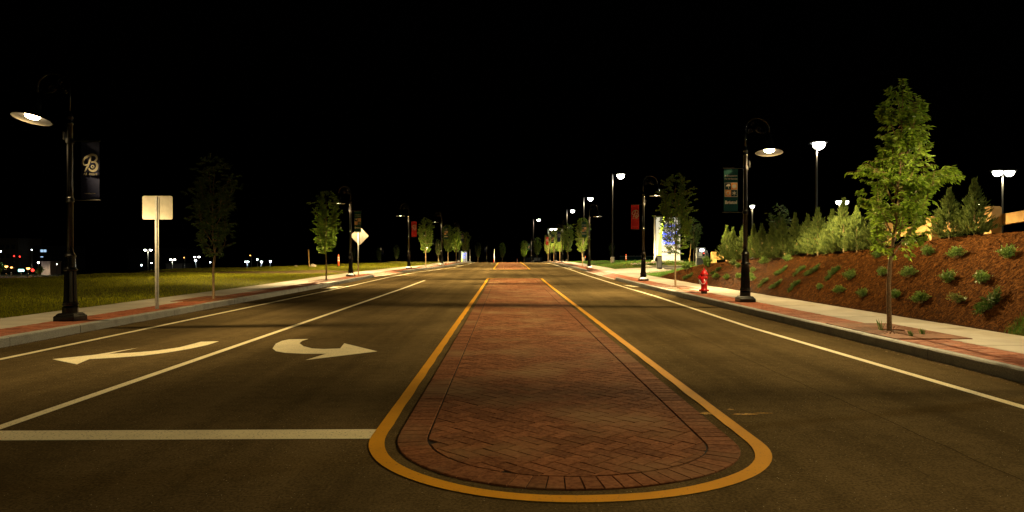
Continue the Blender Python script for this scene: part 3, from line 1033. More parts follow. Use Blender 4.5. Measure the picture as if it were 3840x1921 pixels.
def chips(n):
    Y = 11.5 + 26.4*rng.random(n)**1.7; X = 8.40 + 3.6*rng.random(n)
    Z = T(X, Y)
    e = .02
    nx = -(T(X+e, Y)-Z)/e; ny = -(T(X, Y+e)-Z)/e
    a = rng.uniform(0, PI, n); ln = rng.uniform(.015, .055, n); wd = rng.uniform(.004, .012, n)
    ca, sa = np.cos(a), np.sin(a)
    lift = rng.uniform(.002, .016, n); tilt = rng.normal(0, .25, n)
    V = np.empty((n, 4, 3))
    for k, (s, t) in enumerate(((-1,-1),(1,-1),(1,1),(-1,1))):
        px = ca*ln*s - sa*wd*t; py = sa*ln*s + ca*wd*t
        V[:,k,0] = X+px; V[:,k,1] = Y+py
        V[:,k,2] = Z + lift - nx*px - ny*py + tilt*ln*s*.5 + tilt*wd*t
    me = fast_mesh('mulch_chips', V.reshape(-1,3), np.arange(4*n).reshape(-1,4), 4, M['chip'])
    return tag(put('mulch_chips', me), 'loose bark chips scattered over the mulch bank', None, None, 'stuff')
chips(70000)

# ================================================================== STREET LAMPS
RIM = 4.10
def make_lamp():
    root = thing('street_lamp', 'x', 'street lamp', (0,0,0))
    mb = MB()
    mb.cbox(-.215,.215,-.215,.215,0,.115,.02)
    mb.cbox(-.185,.185,-.185,.185,.112,.16,.03)
    mb.build('plinth', M['black'], root)
    mb = MB()
    mb.lathe([(.15,.15),(.15,.27),(.135,.30),(.15,.315),(.155,.335),(.14,.36)], 8)
    mb.lathe([(.135,.35),(.138,.37),(.128,.39)], 20)
    mb.lathe([(.126,.385),(.104,1.02)], 32, flute=.09)
    mb.lathe([(.10,1.01),(.128,1.03),(.132,1.05),(.118,1.075),(.10,1.09),(.098,1.20),(.098,1.30),(.112,1.31),(.112,1.335),(.09,1.36),(.066,1.40)], 20)
    mb.build('fluted_base', M['black'], root)
    mb = MB()
    mb.lathe([(.062,1.38),(.056,2.8),(.050,4.00),(.062,4.02),(.066,4.06),(.05,4.09),(.05,4.13),(.066,4.15),(.066,4.19),(.035,4.24),(.03,4.28)], 16)
    mb.build('pole', M['black'], root, True)
    mb = MB()
    R = .33
    pts = [(0,0,4.24),(0,0,4.6)] + [(R - R*math.cos(a), 0, 4.76+.30*math.sin(a)) for a in np.linspace(0, PI, 17)] + [(2*R,0,4.62)]
    mb.tube(pts, .019, 8)
    mb.lathe([(.03,4.60),(.032,4.63),(.022,4.66)], 10, 2*R, 0)
    mb.build('hook_arm', M['black'], root, True)
    def spiral(cx, cz, r, a0, turns, n=20):
        return [(cx + r*(1-.75*i/n)*math.cos(a0+turns*2*PI*i/n), 0, cz + r*(1-.75*i/n)*math.sin(a0+turns*2*PI*i/n)) for i in range(n+1)]
    sc = MB()
    sc.tube(spiral(.36, 4.76, .09, PI, 1.4), .010, 6)
    sc.tube(spiral(.13, 4.73, .07, 0, -1.3), .010, 6)
    sc.tube(spiral(.19, 4.90, .06, -PI/2, 1.2), .009, 6)
    sc.tube([(.02,0,4.70),(.08,0,4.65),(.18,0,4.72),(.27,0,4.76),(.36,0,4.67),(.50,0,4.66),(.60,0,4.74)], .010, 6)
    sc.build('scroll', M['black'], root, True)
    x = 2*R; zp = 4.60
    head = (x, 0, zp)
    def hl(prof, nm, m_, n=28, cap=False):
        MB().lathe([(a, b - zp) for a, b in prof], n, 0, 0, cap=cap).build(nm, m_, root, True, head)
    hl([(.030,4.66),(.055,4.60),(.075,4.58),(.075,4.50),(.105,4.46),(.112,4.38),(.125,4.30),(.16,4.21),(.235,4.155),(.34,4.115),(.365,4.105),(.368,4.095),(.36,4.09)], 'shade', M['black'])
    hl([(.36,4.092),(.335,4.108),(.23,4.145),(.155,4.195),(.13,4.20),(.02,4.20)], 'shade_lining', M['shade_in'])
    hl([(.135,4.185),(.138,4.16),(.125,4.13),(.09,4.11),(.04,4.102),(.005,4.10)], 'lens', M['lens'], 20, True)
    mb = MB()
    mb.box(.05,.10,-.02,.02,3.84,3.86); mb.cbox(.09,.125,-.035,.035,3.70,3.87,.01)
    mb.build('sensor_box', M['black'], root)
    for z in (2.47, 3.68):
        mb = MB()
        mb.tube([(-.04,0,z),(-.62,0,z)], .012, 6)
        mb.lathe([(.07,z-.05),(.075,z-.045),(.075,z+.045),(.07,z+.05)], 12)
        mb.build('banner_arm', M['black'], root)
    ld = ies_light('street_lamp_light', IES_STREET, STREET_W, LAMP_COL, .07)
    put('lamp_light', ld, root, (x, 0, 4.075))
    return root

lamp_proto = make_lamp()

# ------------------------------------------------------------------ banners
BW, BH = .385, 1.16
def cloth(m):
    mb = MB(); n = 7; k = 13; vs = []
    for s in (0, .004):
        for j in range(k):
            for i in range(n):
                x = -BW/2 + BW*i/(n-1); z = -BH/2 + BH*j/(k-1)
                vs.append((x, s + .006*math.sin(z*5+x*4)*math.cos(z*PI/BH), z))
    def q(a, b): return b*n + a
    fs = []
    for j in range(k-1):
        for i in range(n-1):
            fs.append((q(i,j), q(i+1,j), q(i+1,j+1), q(i,j+1)))
            fs.append(tuple(n*k + t for t in (q(i,j), q(i,j+1), q(i+1,j+1), q(i+1,j))))
    mb.add(vs, fs)
    return mb.mesh('fabric', m, True)
def spl(ctrl, n=8):
    """Catmull-Rom through control points"""
    P = [ctrl[0]] + list(ctrl) + [ctrl[-1]]; out = []
    for i in range(1, len(P)-2):
        for t in np.linspace(0, 1, n, endpoint=(i == len(P)-3)):
            p0, p1, p2, p3 = (np.array(P[i+k], float) for k in (-1, 0, 1, 2))
            out.append(tuple(.5*((2*p1) + (-p0+p2)*t + (2*p0-5*p1+4*p2-p3)*t*t + (-p0+3*p1-3*p2+p3)*t**3)))
    return out
Y_INK = -.010
def make_heart_banner(m, ink='cream'):
    root = thing('street_banner', 'x', 'banner')
    put('fabric', cloth(m), root)
    mb = MB()
    st = spl([(.02,.34),(.01,.24),(-.03,.12),(-.09,.0),(-.12,-.02)])
    mb.ribbon(st, [.018+.02*math.sin(PI*i/(len(st)-1)) for i in range(len(st))], off=Y_INK)
    lp = spl([(-.02,.12),(-.11,.11),(-.145,.17),(-.10,.25),(.02,.315),(.12,.30),(.145,.235),(.10,.18),(.03,.165)])
    mb.ribbon(lp, [.02+.024*math.sin(PI*i/(len(lp)-1)) for i in range(len(lp))], off=Y_INK-.001)
    lb = spl([(.03,.168),(.11,.165),(.155,.10),(.13,.02),(.06,-.015),(.0,.01),(-.02,.05)])
    mb.ribbon(lb, [.02+.03*math.sin(PI*i/(len(lb)-1)) for i in range(len(lb))], off=Y_INK-.002)
    mb.disc(.06, .075, .042, 16, Y_INK-.003, .002, .22)
    mb.build('emblem', M[ink], root)
    MB().disc(.06, .075, .014, 10, Y_INK-.006, .002).build('emblem_centre', m, root)
    put('lettering', text_mesh('All', .075, M[ink]), root, (-.10, Y_INK, -.10))
    put('lettering', text_mesh('Heart', .075, M[ink]), root, (.065, Y_INK, -.10))
    put('web_address', text_mesh('bristolallheart.com', .030, M[ink], ext=.001), root, (0, Y_INK, -.48))
    return root
def make_season_banner():
    root = thing('street_banner', 'x', 'banner')
    put('fabric', cloth(M['teal_cloth']), root)
    put('slogan', text_mesh('A Downtown', .062, M['cream'], .001), root, (0, Y_INK, .375))
    put('slogan', text_mesh('For All Seasons', .056, M['cream'], .001), root, (0, Y_INK, .295))
    put('town_name', text_mesh('Bristol', .125, M['cream'], .004), root, (0, Y_INK, -.375))
    MB().box(-.175,.175,Y_INK-.002,Y_INK+.002,-.185,.205).build('panel_frame', M['cream'], root)
    s = .162; zc = .01
    cells = [(-1, 1, 'dark_print'), (1, 1, 'orange_print'), (-1, -1, 'orange_print'), (1, -1, 'dark_print')]
    for cx, cz, mm in cells:
        x = cx*.084; z = zc + cz*.094
        MB().box(x-s/2, x+s/2, Y_INK-.005, Y_INK-.001, z-s/2*1.1, z+s/2*1.1).build('season_panel', M[mm], root)
    yo = Y_INK-.006
    mb = MB()
    can = [(-.065,.0)] + [(.065*math.cos(a)*1.0, .062*math.sin(a)) for a in np.linspace(PI, 0, 9)] + [(.065,.0)]
    mb.add([(-.084+x*.9+z*.3, yo, .108+z) for x, z in can], [tuple(range(len(can)))])
    mb.ribbon([(-.078,.10),(-.062,.045),(-.05,.04)], .010, off=yo)
    mb.build('umbrella_print', M['cream'], root)
    mb = MB(); mb.disc(.084, .104, .066, 24, yo, .002, .22); mb.build('sun_print', M['cream'], root)
    mb = MB(); mb.disc(-.084, -.084, .066, 18, yo, .001); mb.build('leaf_ground', M['cream'], root)
    mb = MB(); mb.disc(-.084, -.078, .055, 10, yo-.002, .002, .5); mb.ribbon([(-.084,-.09),(-.084,-.145)], .010, off=yo-.002)
    mb.build('leaf_print', M['orange_print'], root)
    mb = MB()
    for k in range(3):
        a = PI/6 + k*PI/3
        dx, dz = .064*math.cos(a), .064*math.sin(a)
        mb.ribbon([(.084-dx, -.084-dz), (.084+dx, -.084+dz)], .011, off=yo-.0005*k)
    mb.disc(.084, -.084, .030, 12, yo-.002, .001, .3)
    mb.build('snowflake_print', M['cream'], root)
    return root
ban = {'blue': make_heart_banner(M['navy'], 'dim_cream_print'), 'red': make_heart_banner(M['red_cloth']), 'season': make_season_banner()}
ban_used = set()
used_lamp = [False]
def tilt_head(lamp, rx, ry, lx=None, ly=None):
    """a lantern that hangs slightly out of plumb: rotate its head about the hanger"""
    piv = Vector((.66, 0, 4.60))
    for ch in lamp.children:
        n = ch.name.split('.')[0]
        if n in ('shade', 'shade_lining', 'lens'):
            ch.rotation_euler = (rx, ry, 0)
        elif n == 'lamp_light':      # light aimed apart from the shade, only to shape its pool
            ch.rotation_euler = (rx if lx is None else lx, ry if ly is None else ly, 0)
            ch.location = piv + Matrix.Rotation(ry, 3, 'Y') @ Matrix.Rotation(rx, 3, 'X') @ Vector((0, 0, -.525))
def set_power(lamp, k):
    for c_ in lamp.children:
        if c_.type == 'LIGHT':
            c_.data = c_.data.copy(); c_.data.energy = STREET_W*k
def add_lamp(x, y, side, label, banner=None, blabel=None, zoff=.16, z=None, light=True):
    """side +1: hook to the right, banner to the left"""
    zz = (float(zr(y)) + zoff) if z is None else z
    rz = 0.0 if side > 0 else PI
    if not used_lamp[0]:
        o = lamp_proto; o.location = (x, y, zz); o.rotation_euler = (0,0,rz); used_lamp[0] = True
    else:
        o = copy_tree(lamp_proto, (x, y, zz), rz, skip=() if light else ('LIGHT',))
    tag(o, label, 'street lamp', 'hooked street lamps along the road')
    if banner:
        loc = (x - side*.40, y-.002, zz + 3.075)
        if banner not in ban_used:
            b = ban[banner]; b.location = loc; ban_used.add(banner)
        else:
            b = copy_tree(ban[banner], loc)
        tag(b, blabel, 'banner', 'banners on the street lamps')
        b.rotation_euler = (0, 0, random.Random(int(y*10)).uniform(-.06, .06))
    return o
R1 = add_lamp(6.59, 19.05, 1, 'black hooked street lamp beside the red hydrant on the right pavement', 'season', 'green four seasons banner on the lamp beside the red hydrant')
add_lamp(6.62, 33.4, 1, 'black hooked street lamp at the rounded end of the right kerb', 'red', 'red banner with white script B on the right kerb end lamp')
add_lamp(6.58, 54.9, 1, 'black hooked street lamp just past the right driveway', 'season', 'green four seasons banner just past the right driveway')
add_lamp(6.64, 82, 1, 'distant hooked street lamp, fourth along the right kerb', 'blue', 'navy banner on the fourth lamp along the right kerb')
add_lamp(6.7, 93.8, 1, 'distant hooked street lamp, fifth along the right kerb', 'season', 'small green banner on the fifth lamp along the right kerb')
add_lamp(6.6, 104.6, 1, 'distant hooked street lamp, sixth along the right kerb', 'red', 'small red banner on the sixth lamp along the right kerb')
L1 = add_lamp(-8.66, 13.85, -1, 'large black hooked street lamp nearest the camera on the left pavement', 'blue', 'large navy banner with cream script B on the nearest left lamp')
tilt_head(L1, math.radians(11), math.radians(-6), math.radians(4), math.radians(-15)); L1.scale = (.97, .97, .97)
set_power(L1, .18)      # an older, weaker lamp
for b_ in [o for o in bpy.data.objects if o.get('label', '').startswith('large navy banner')]:
    b_.location.z -= .09; b_.scale = (.97, 1, .97)
add_lamp(-8.75, 39.1, -1, 'hooked street lamp beside the diamond sign on the left pavement', 'season', 'green four seasons banner in front of the diamond sign')
add_lamp(-7.55, 53.9, -1, 'hooked street lamp just past the left driveway', 'red', 'red banner with script B just past the left driveway')
add_lamp(-6.12, 66, -1, 'hooked street lamp with green banner, fourth along the left kerb', 'season', 'green four seasons banner on the fourth lamp along the left kerb')
add_lamp(-6.0, 88.6, -1, 'hooked street lamp among trees, fifth along the left kerb', 'blue', 'dim navy banner among trees, fifth along the left kerb')
add_lamp(4.75, 132, 1, 'small far street lamp standing right of the second median', 'season', 'tiny green banner on the far lamp beside the dumpster', z=-.36)
add_lamp(-4.9, 175, 1, 'tiny far street lamp standing left of the second median', 'blue', 'tiny blue banner on the far lamp left of the median', z=-.72)
add_lamp(-28.8, 160, -1, 'tiny far street lamp between the diamond sign and next left lamp', 'blue', 'tiny blue banner on the far side street lamp', z=-1.3)
add_lamp(-48, 200, -1, 'tiny far street lamp above the orange marker post', z=-1.75, light=False)
add_lamp(-59, 230, 1, 'tiny far street lamp between the stake and the orange marker post', z=-3.0, light=False)
add_lamp(-14.9, 154, -1, 'small far street lamp left of the fourth left lamp', 'season', 'tiny dim banner beside the fourth left lamp', z=-.25)
# lamps of the same rows standing beside and behind the camera
R0 = add_lamp(6.6, 7.4, 1, 'hooked street lamp of the right row just outside the picture', 'blue', 'navy banner on the lamp just outside the picture'); set_power(R0, .125); tilt_head(R0, 0, 0, math.radians(8), 0)
tilt_head(R1, math.radians(-8), math.radians(3), math.radians(-2), 0.0); set_power(R1, .54)
add_lamp(-8.62, -10.5, -1, 'hooked street lamp of the left row behind the camera')

# ================================================================== TREES
def leaf_cloud(pos, dirs, ln, wd, rr):
    """rhombus leaves folded on the midrib"""
    n = len(pos)
    d = dirs/np.linalg.norm(dirs, axis=1)[:, None]
    rv = rr.normal(size=(n, 3))
    s = np.cross(d, rv); s /= np.linalg.norm(s, axis=1)[:, None] + 1e-9
    up = np.cross(s, d)
    L = ln[:, None]; W = wd[:, None]
    V = np.empty((n, 4, 3))
    V[:,0] = pos; V[:,1] = pos + d*L*.45 + s*W + up*W*.5
    V[:,2] = pos + d*L - up*W*.5; V[:,3] = pos + d*L*.45 - s*W + up*W*.5
    i = np.arange(n)[:, None]*4
    F = np.concatenate([i + np.array([[0,1,2]]), i + np.array([[0,2,3]])], 0)
    return V.reshape(-1, 3), F

PZ = [1.15, 1.3, 1.5, 1.8, 2.3, 2.75, 3.0, 3.3, 3.8, 4.1, 4.4]
PCX = [.05, .08, .10, .18, .12, .22, .28, .28, .22, .18, .16]
PR = [.10, .22, .36, .44, .56, .60, .42, .35, .36, .22, .06]
def tree_meshes(seed, leafm, dens=1.0, vase=False):
    rr = np.random.default_rng(seed); rp = random.Random(seed)
    pr = PR if not vase else [.10,.20,.32,.42,.52,.60,.62,.62,.58,.42,.10]
    cx = PCX if not vase else [0]*11
    tr = MB()
    bx_ = [(0,0,-.05),(.005,.0,.05),(.0,.005,.4),(-.01,0,.8),(.02,.01,1.2),(.05,.01,1.32)]
    tr.tube(bx_, [.052,.042,.036,.034,.032,.034], 9)
    br = MB()
    lead = [(.05,.01,1.30)]
    for z in np.arange(1.6, 4.3, .3):
        lead.append((float(np.interp(z, PZ, cx))*.7 + rp.uniform(-.03,.03), rp.uniform(-.03,.03), z))
    br.tube(lead, list(np.linspace(.026, .004, len(lead))), 6)
    segs = []
    for k in range(17):
        z0 = 1.28 + 1.9*(k/17)**1.2
        a = k*2.4 + rp.uniform(-.4,.4)
        zt = min(4.25, z0 + rp.uniform(.5, 1.3))
        Rr = float(np.interp(zt, PZ, pr))*rp.uniform(.7,1.02)
        ox = float(np.interp(zt, PZ, cx))
        sx = float(np.interp(z0, [p[2] for p in lead], [p[0] for p in lead]))
        p0 = Vector((sx, 0, z0)); p2 = Vector((ox + Rr*math.cos(a), Rr*math.sin(a), zt))
        p1 = p0.lerp(p2, .5) + Vector((.25*math.cos(a)*Rr, .25*math.sin(a)*Rr, -.06))
        pts = [p0, p0.lerp(p1,.5)+Vector((0,0,.0)), p1, p1.lerp(p2,.5)+Vector((0,0,.03)), p2]
        br.tube(pts, [.015,.012,.009,.006,.003], 5)
        segs.append(pts)
    P, D = [], []
    ph = rp.uniform(0, 6)
    def lob(a, z):
        return 1 + .24*math.sin(3*a + 3.1*z + ph) + .16*math.sin(5*a - 5.3*z + ph*2)
    if not vase:       # long drooping side shoots of the nearest tree
        for a, z0, reach, dz in ((.05,2.45,1.10,.32),(-.25,2.35,.80,.28),(.3,2.0,.62,.25),(3.2,2.45,.55,.30),(3.0,1.95,.55,.30),(.1,3.3,.55,.42),
                                 (-.2,3.5,.48,.4),(.2,3.0,.52,.34),(2.9,3.3,.26,.45),(-1.4,2.2,.5,.3),(-1.8,1.8,.45,.3),(1.2,2.3,.5,.3)):
            p0 = Vector((.15, 0, z0)); p2 = Vector((.12 + reach*math.cos(a), reach*math.sin(a), z0+dz))
            p1 = p0.lerp(p2, .55) + Vector((0,0,.08))
            pts = [p0, p0.lerp(p1,.5), p1, p1.lerp(p2,.5)+Vector((0,0,.02)), p2]
            br.tube(pts, [.010,.008,.006,.004,.002], 5)
            segs.append(pts); segs.append(pts)
    nt = int(620*dens)
    for k in range(nt):
        if rp.random() < (.30 if not vase else .42):
            z = rp.uniform(1.32, 4.25); a = rp.uniform(0, 2*PI)
            R0 = float(np.interp(z, PZ, pr))*lob(a, z); c0 = float(np.interp(z, PZ, cx))
            r = R0*math.sqrt(rp.uniform(.02, .9))
            st = Vector((c0 + r*math.cos(a), r*math.sin(a), z))
            dr = Vector((math.cos(a), math.sin(a), rp.uniform(-.1, .9)))
        else:
            sg = segs[rp.randrange(len(segs))]
            t = rp.uniform(.25, 1)*(len(sg)-1); i = min(int(t), len(sg)-2)
            st = sg[i].lerp(sg[i+1], t-i)
            dr = (sg[i+1]-sg[i]).normalized() + Vector((rp.uniform(-.8,.8), rp.uniform(-.8,.8), rp.uniform(-.3,.5)))
        dr.normalize()
        ln = rp.uniform(.14, .34)
        en = st + dr*ln + Vector((0,0,-.04))
        R1 = float(np.interp(en.z, PZ, pr))*(1.12*lob(math.atan2(en.y, en.x), en.z) if vase else (1.55 if 2.55 < en.z < 2.95 else 1.02)); c1 = float(np.interp(en.z, PZ, cx))
        off = Vector((en.x-c1, en.y, 0))
        if off.length > R1:
            off = off.normalized()*R1; en = Vector((c1+off.x, off.y, en.z))
        br.tube([st, (st+en)/2 + Vector((0,0,.015)), en], [.0035,.0025,.0015], 3, False)
        m = int(ln/.018)
        side = Vector((-dr.y, dr.x, 0)); side = side.normalized() if side.length > 1e-3 else Vector((1,0,0))
        for i in range(m):
            t = (i+.5)/m
            p = st.lerp(en, t)
            s = 1 if i % 2 else -1
            d = dr*.55 + side*s*.75 + Vector((rp.uniform(-.3,.3), rp.uniform(-.3,.3), -rp.uniform(.25, 1.1)))
            P.append(p); D.append(d)
    P = np.array([tuple(p) for p in P]); D = np.array([tuple(d) for d in D])
    n = len(P)
    V, F = leaf_cloud(P, D, rr.uniform(.070, .125, n), rr.uniform(.011, .019, n), rr)
    return (tr.mesh('trunk', M['bark'], True), br.mesh('branches', M['bark']), fast_mesh('crown', V, F, 3, leafm))
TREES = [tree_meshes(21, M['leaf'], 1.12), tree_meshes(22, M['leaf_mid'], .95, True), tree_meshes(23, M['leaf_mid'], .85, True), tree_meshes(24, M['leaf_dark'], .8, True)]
def add_tree(k, x, y, z, s, rz, label, group='young street trees', sz=None):
    r = thing('street_tree', label, 'tree', (x, y, z), rz, group)
    r.scale = (s, s, sz or s)
    a, b, c = TREES[k]
    put('trunk', a, r)
    put('branches', b, r)
    put('crown', c, r)
    return r
add_tree(0, 6.58, 11.85, .15, 1.0, 0, 'large leafy young tree nearest the camera in a rusty grate')
add_tree(1, 6.68, 27.3, .15, 1.03, 1.0, 'slim young tree between hydrant and rounded kerb end, hiding the sign')
add_tree(2, 6.66, 60.5, .31, 1.0, 2.0, 'young tree left of the leaning orange marker, past the right driveway')
add_tree(1, 6.75, 75.6, .37, 1.0, 3.0, 'dark unlit young tree, fourth along the right kerb')
add_tree(2, 6.7, 86.6, .38, 1.0, 4.4, 'bright lit young tree behind the fourth right lamp')
add_tree(1, 6.7, 97.5, .3, 1.0, 5.1, 'young tree beside the fifth lamp along the right kerb')
add_tree(2, 6.6, 109, .15, 1.0, .6, 'young tree beyond the sixth lamp along the right kerb')
add_tree(1, 5.3, 118, -.1, 1.0, 2.6, 'dim young tree right of the tall lamp near the crest')
add_tree(2, 3.3, 128, -.45, 1.0, 1.6, 'small far young tree above the right end of the median')
add_tree(1, -.8, 150, -.8, 1.05, .6, 'dim far young tree above the left end of the median')
add_tree(3, -8.62, 20.5, .15, .98, .4, 'tall dark unlit tree beyond the square sign on the left')  # unlit look comes from the darker leaf colour
add_tree(2, -8.75, 33.8, .16, 1.02, 2.2, 'tree with brightly lit lower crown left of the diamond sign')
add_tree(1, -6.95, 60, .31, .98, 4.0, 'young tree between the red and green banners on the left')
add_tree(2, -6.25, 74.6, .37, .98, 5.0, 'young tree right of the fourth left lamp')
add_tree(1, -6.1, 84.7, .37, 1.0, 1.2, 'young tree just before the fifth left lamp')
add_tree(2, -5.9, 100, .28, 1.0, 2.9, 'young tree past the fifth left lamp near the crest')
FT = 'small trees in the field behind the lawns'
add_tree(3, -9.4, 96, .3, .72, .3, 'small tree half hidden behind the tree between red and green banners', FT)
add_tree(3, -7.5, 185, -1.2, 1.3, 1.3, 'far low tree left of the tiny crest lamp', FT)
add_tree(3, -33, 150, -1.2, .95, .9, 'dim small tree right of the diamond sign', FT)
add_tree(3, -27.5, 150, -1.0, .85, 1.9, 'dim small tree, left of a pair, left of the red banner lamp', FT)
add_tree(3, -24, 152, -1.0, 1.0, 2.9, 'dim small tree, right of a pair, left of the red banner lamp', FT)
add_tree(3, 22.6, 148, -.55, 1.0, 3.6, 'slim far tree between the right driveway lamp and toilets', FT)
add_tree(3, 26.3, 118, .0, .95, 4.6, 'broad far tree in front of the green toilets', FT)
add_tree(3, 27.2, 112, .1, .75, 5.6, 'small far tree just left of the monument sign', FT)
add_tree(3, 17.9, 66, .62, 1.05, 5.2, 'broad dark tree behind and right of the monument sign', FT, .98)
add_tree(3, 15.2, 38.5, .7, .82, .7, 'dark leafy tree behind the hydrant lamp and upright junipers', FT)
add_tree(3, 17.4, 38.5, .8, .62, 1.7, 'bushy light green tree behind the juniper row', FT)

# ================================================================== TREE GRATES
def make_grate():
    r = thing('tree_grate', 'x', 'tree grate')
    W, L = 1.19, 2.38
    h = .012
    for y0, y1 in ((-L/2, -.60), (.60, L/2)):
        MB().cbox(-W/2, W/2, y0+.004, y1-.004, -.02, h, .003).build('cover_plate', M['rust'], r)
    gr = MB()
    gr.box(-W/2, W/2, -.598, -.555, -.02, h); gr.box(-W/2, W/2, .555, .598, -.02, h)
    gr.box(-W/2, -W/2+.04, -.555, .555, -.02, h); gr.box(W/2-.04, W/2, -.555, .555, -.02, h)
    n = 56
    for i in range(n):
        a0 = 2*PI*(i+.18)/n; a1 = 2*PI*(i+.82)/n
        poly = []
        def lim(a):
            c, s = abs(math.cos(a)), abs(math.sin(a))
            return min(.56/max(c, 1e-6), .557/max(s, 1e-6))
        p = [(.22*math.cos(a0), .22*math.sin(a0)), (lim(a0)*math.cos(a0), lim(a0)*math.sin(a0)),
             (lim(a1)*math.cos(a1), lim(a1)*math.sin(a1)), (.22*math.cos(a1), .22*math.sin(a1))]
        gr.prism(p, -.02, h-.001)
    for r0, r1, hh in ((.20, .235, h), (.40, .42, h-.002)):
        m = 32
        for i in range(m):
            a0, a1 = 2*PI*i/m, 2*PI*(i+1)/m
            gr.prism([(r0*math.cos(a0), r0*math.sin(a0)), (r1*math.cos(a0), r1*math.sin(a0)), (r1*math.cos(a1), r1*math.sin(a1)), (r0*math.cos(a1), r0*math.sin(a1))], -.02, hh)
    gr.build('slotted_ring', M['rust'], r)
    MB().add([(-W/2,-L/2,-.028),(W/2,-L/2,-.028),(W/2,L/2,-.028),(-W/2,L/2,-.028)], [(0,1,2,3)]).build('pit_soil', M['hole'], r)
    return r
grate = make_grate()
GL_ = [(PIT_R[0], 'rusty slotted tree grate nearest the camera on the right'), (PIT_R[1], 'rusty tree grate beyond the hydrant'),
       (PIT_R[2], 'tree grate past the right driveway'), (PIT_R[3], 'tree grate, fourth along the right kerb'), (PIT_R[4], 'tree grate, fifth along the right kerb'),
       (PIT_L[0], 'tree grate beyond the square sign on the left'), (PIT_L[1], 'tree grate left of the diamond sign'),
       (PIT_L[2], 'tree grate past the left driveway'), (PIT_L[3], 'tree grate, fourth along the left kerb'), (PIT_L[4], 'tree grate, fifth along the left kerb')]
for i, ((x, a, b), lab) in enumerate(GL_):
    y = (a+b)/2
    loc = (x, y, float(zr(y)) + .16)
    g = grate if i == 0 else copy_tree(grate, loc)
    g.location = loc
    sl = (float(zr(b))-float(zr(a)))/(b-a)
    g.rotation_euler = (math.atan(sl), 0, 0)
    tag(g, lab, 'tree grate', 'iron grates round the street trees')
# weeds growing through the nearest grate
def tuft(x, y, n, h, label):
    rt = random.Random(int(x*1000)); mb = MB()
    for i in range(n):
        a = rt.uniform(0, 2*PI); r = rt.uniform(0, .05); hh = h*rt.uniform(.5, 1); l = rt.uniform(.1,.5)*hh; b = rt.uniform(0, 2*PI)
        px, py = r*math.cos(a), r*math.sin(a)
        mb.add([(px-.004, py, -.03), (px+.004, py, -.03), (px+.5*l*math.cos(b)+.003, py+.5*l*math.sin(b), hh*.6), (px+l*math.cos(b), py+l*math.sin(b), hh)], [(0,1,2),(0,2,3)])
    o = mb.build('weed_tuft', M['grass_r'], None, loc=(x, y, .165))
    tag(o, label, 'weed', 'weeds in the nearest tree grate')
tuft(6.85, 11.35, 30, .12, 'weed tuft in the nearest grate, furthest right of the trunk')
tuft(6.62, 11.3, 16, .10, 'weed tuft in the nearest grate, right of the trunk hole')
tuft(6.50, 11.05, 14, .09, 'low weed tuft in the nearest grate, by the kerb side')
tuft(6.50, 11.95, 14, .22, 'dry pale weed tuft beside the nearest tree trunk')

# ================================================================== JUNIPERS, SHRUBS
def juniper_mesh(seed, H, W):
    rr = np.random.default_rng(seed)
    nb = 420
    P, D, L = [], [], []
    for k in range(nb):
        t = rr.random()**.8
        z = H*(.03 + .93*t)
        a = rr.uniform(0, 2*PI)
        R = W*(1-t)**1.0*rr.uniform(.45, 1.12)*(1+.22*math.sin(3*a+seed+4*t))*min(1, .6+t*3)
        R = max(R, .015)
        st = np.array([.15*R*math.cos(a), .15*R*math.sin(a), max(.02, z - R*.55)])
        en = np.array([R*math.cos(a), R*math.sin(a), z + rr.uniform(.0,.10)])
        m = max(6, int(np.linalg.norm(en-st)/.022))
        for i in range(m):
            f = .25 + .75*(i+1)/m
            p = st + (en-st)*f
            d = (en-st)/np.linalg.norm(en-st)*.9 + rr.normal(0, .35, 3) + np.array([0, 0, .75])
            P.append(p); D.append(d); L.append(rr.uniform(.06, .14)*(1.15-.2*t))
    # leader spray
    for k in range(90):
        z = H*rr.uniform(.74, 1.06); a = rr.uniform(0, 2*PI)
        P.append(np.array([.03*math.cos(a), .03*math.sin(a), z])); D.append(np.array([.5*math.cos(a), .5*math.sin(a), 1.1])); L.append(rr.uniform(.05,.09))
    P = np.array(P); D = np.array(D); L = np.array(L); n = len(P)
    V, F = leaf_cloud(P, D, L, rr.uniform(.006, .013, n), rr)
    return fast_mesh('foliage', V, F, 3, M['juniper'])
JUN = [juniper_mesh(31+i, 1.5, w) for i, w in enumerate((.54, .60, .66, .57))]
JTR = MB().tube([(0,0,-.05),(.01,0,.3),(0,.01,.9),(0,0,1.35)], [.022,.018,.012,.004], 6).mesh('stem', M['bark'])
ORD = 'first second third fourth fifth sixth seventh eighth ninth tenth eleventh twelfth thirteenth fourteenth fifteenth sixteenth seventeenth eighteenth nineteenth'.split()
jpos = [(10.47,32.8,1.62),(10.33,31.5,1.50),(10.44,30.5,1.45),(10.5,29.3,1.42),(10.39,28.1,1.40),(10.35,26.9,1.34),(10.29,25.7,1.42),
        (10.37,24.8,1.46),(10.39,23.8,1.36),(10.33,22.9,1.52),(10.39,22.0,1.34),(10.38,21.25,1.60),(10.36,20.4,1.30),(10.35,19.3,1.24)]
for i, (x, y, h) in enumerate(jpos):
    lab = 'upright juniper, %s from the left in the row along the bank top' % ORD[i]
    r = thing('juniper', lab, 'juniper', (x, y, Tz(x, y)-.02), i*1.7, 'junipers along the top of the mulch bank')
    s = h/1.5
    r.scale = (s*(1.12 if i > 8 else 1.0), s*1.05, s)
    put('stem', JTR, r); put('foliage', JUN[i % 4], r)
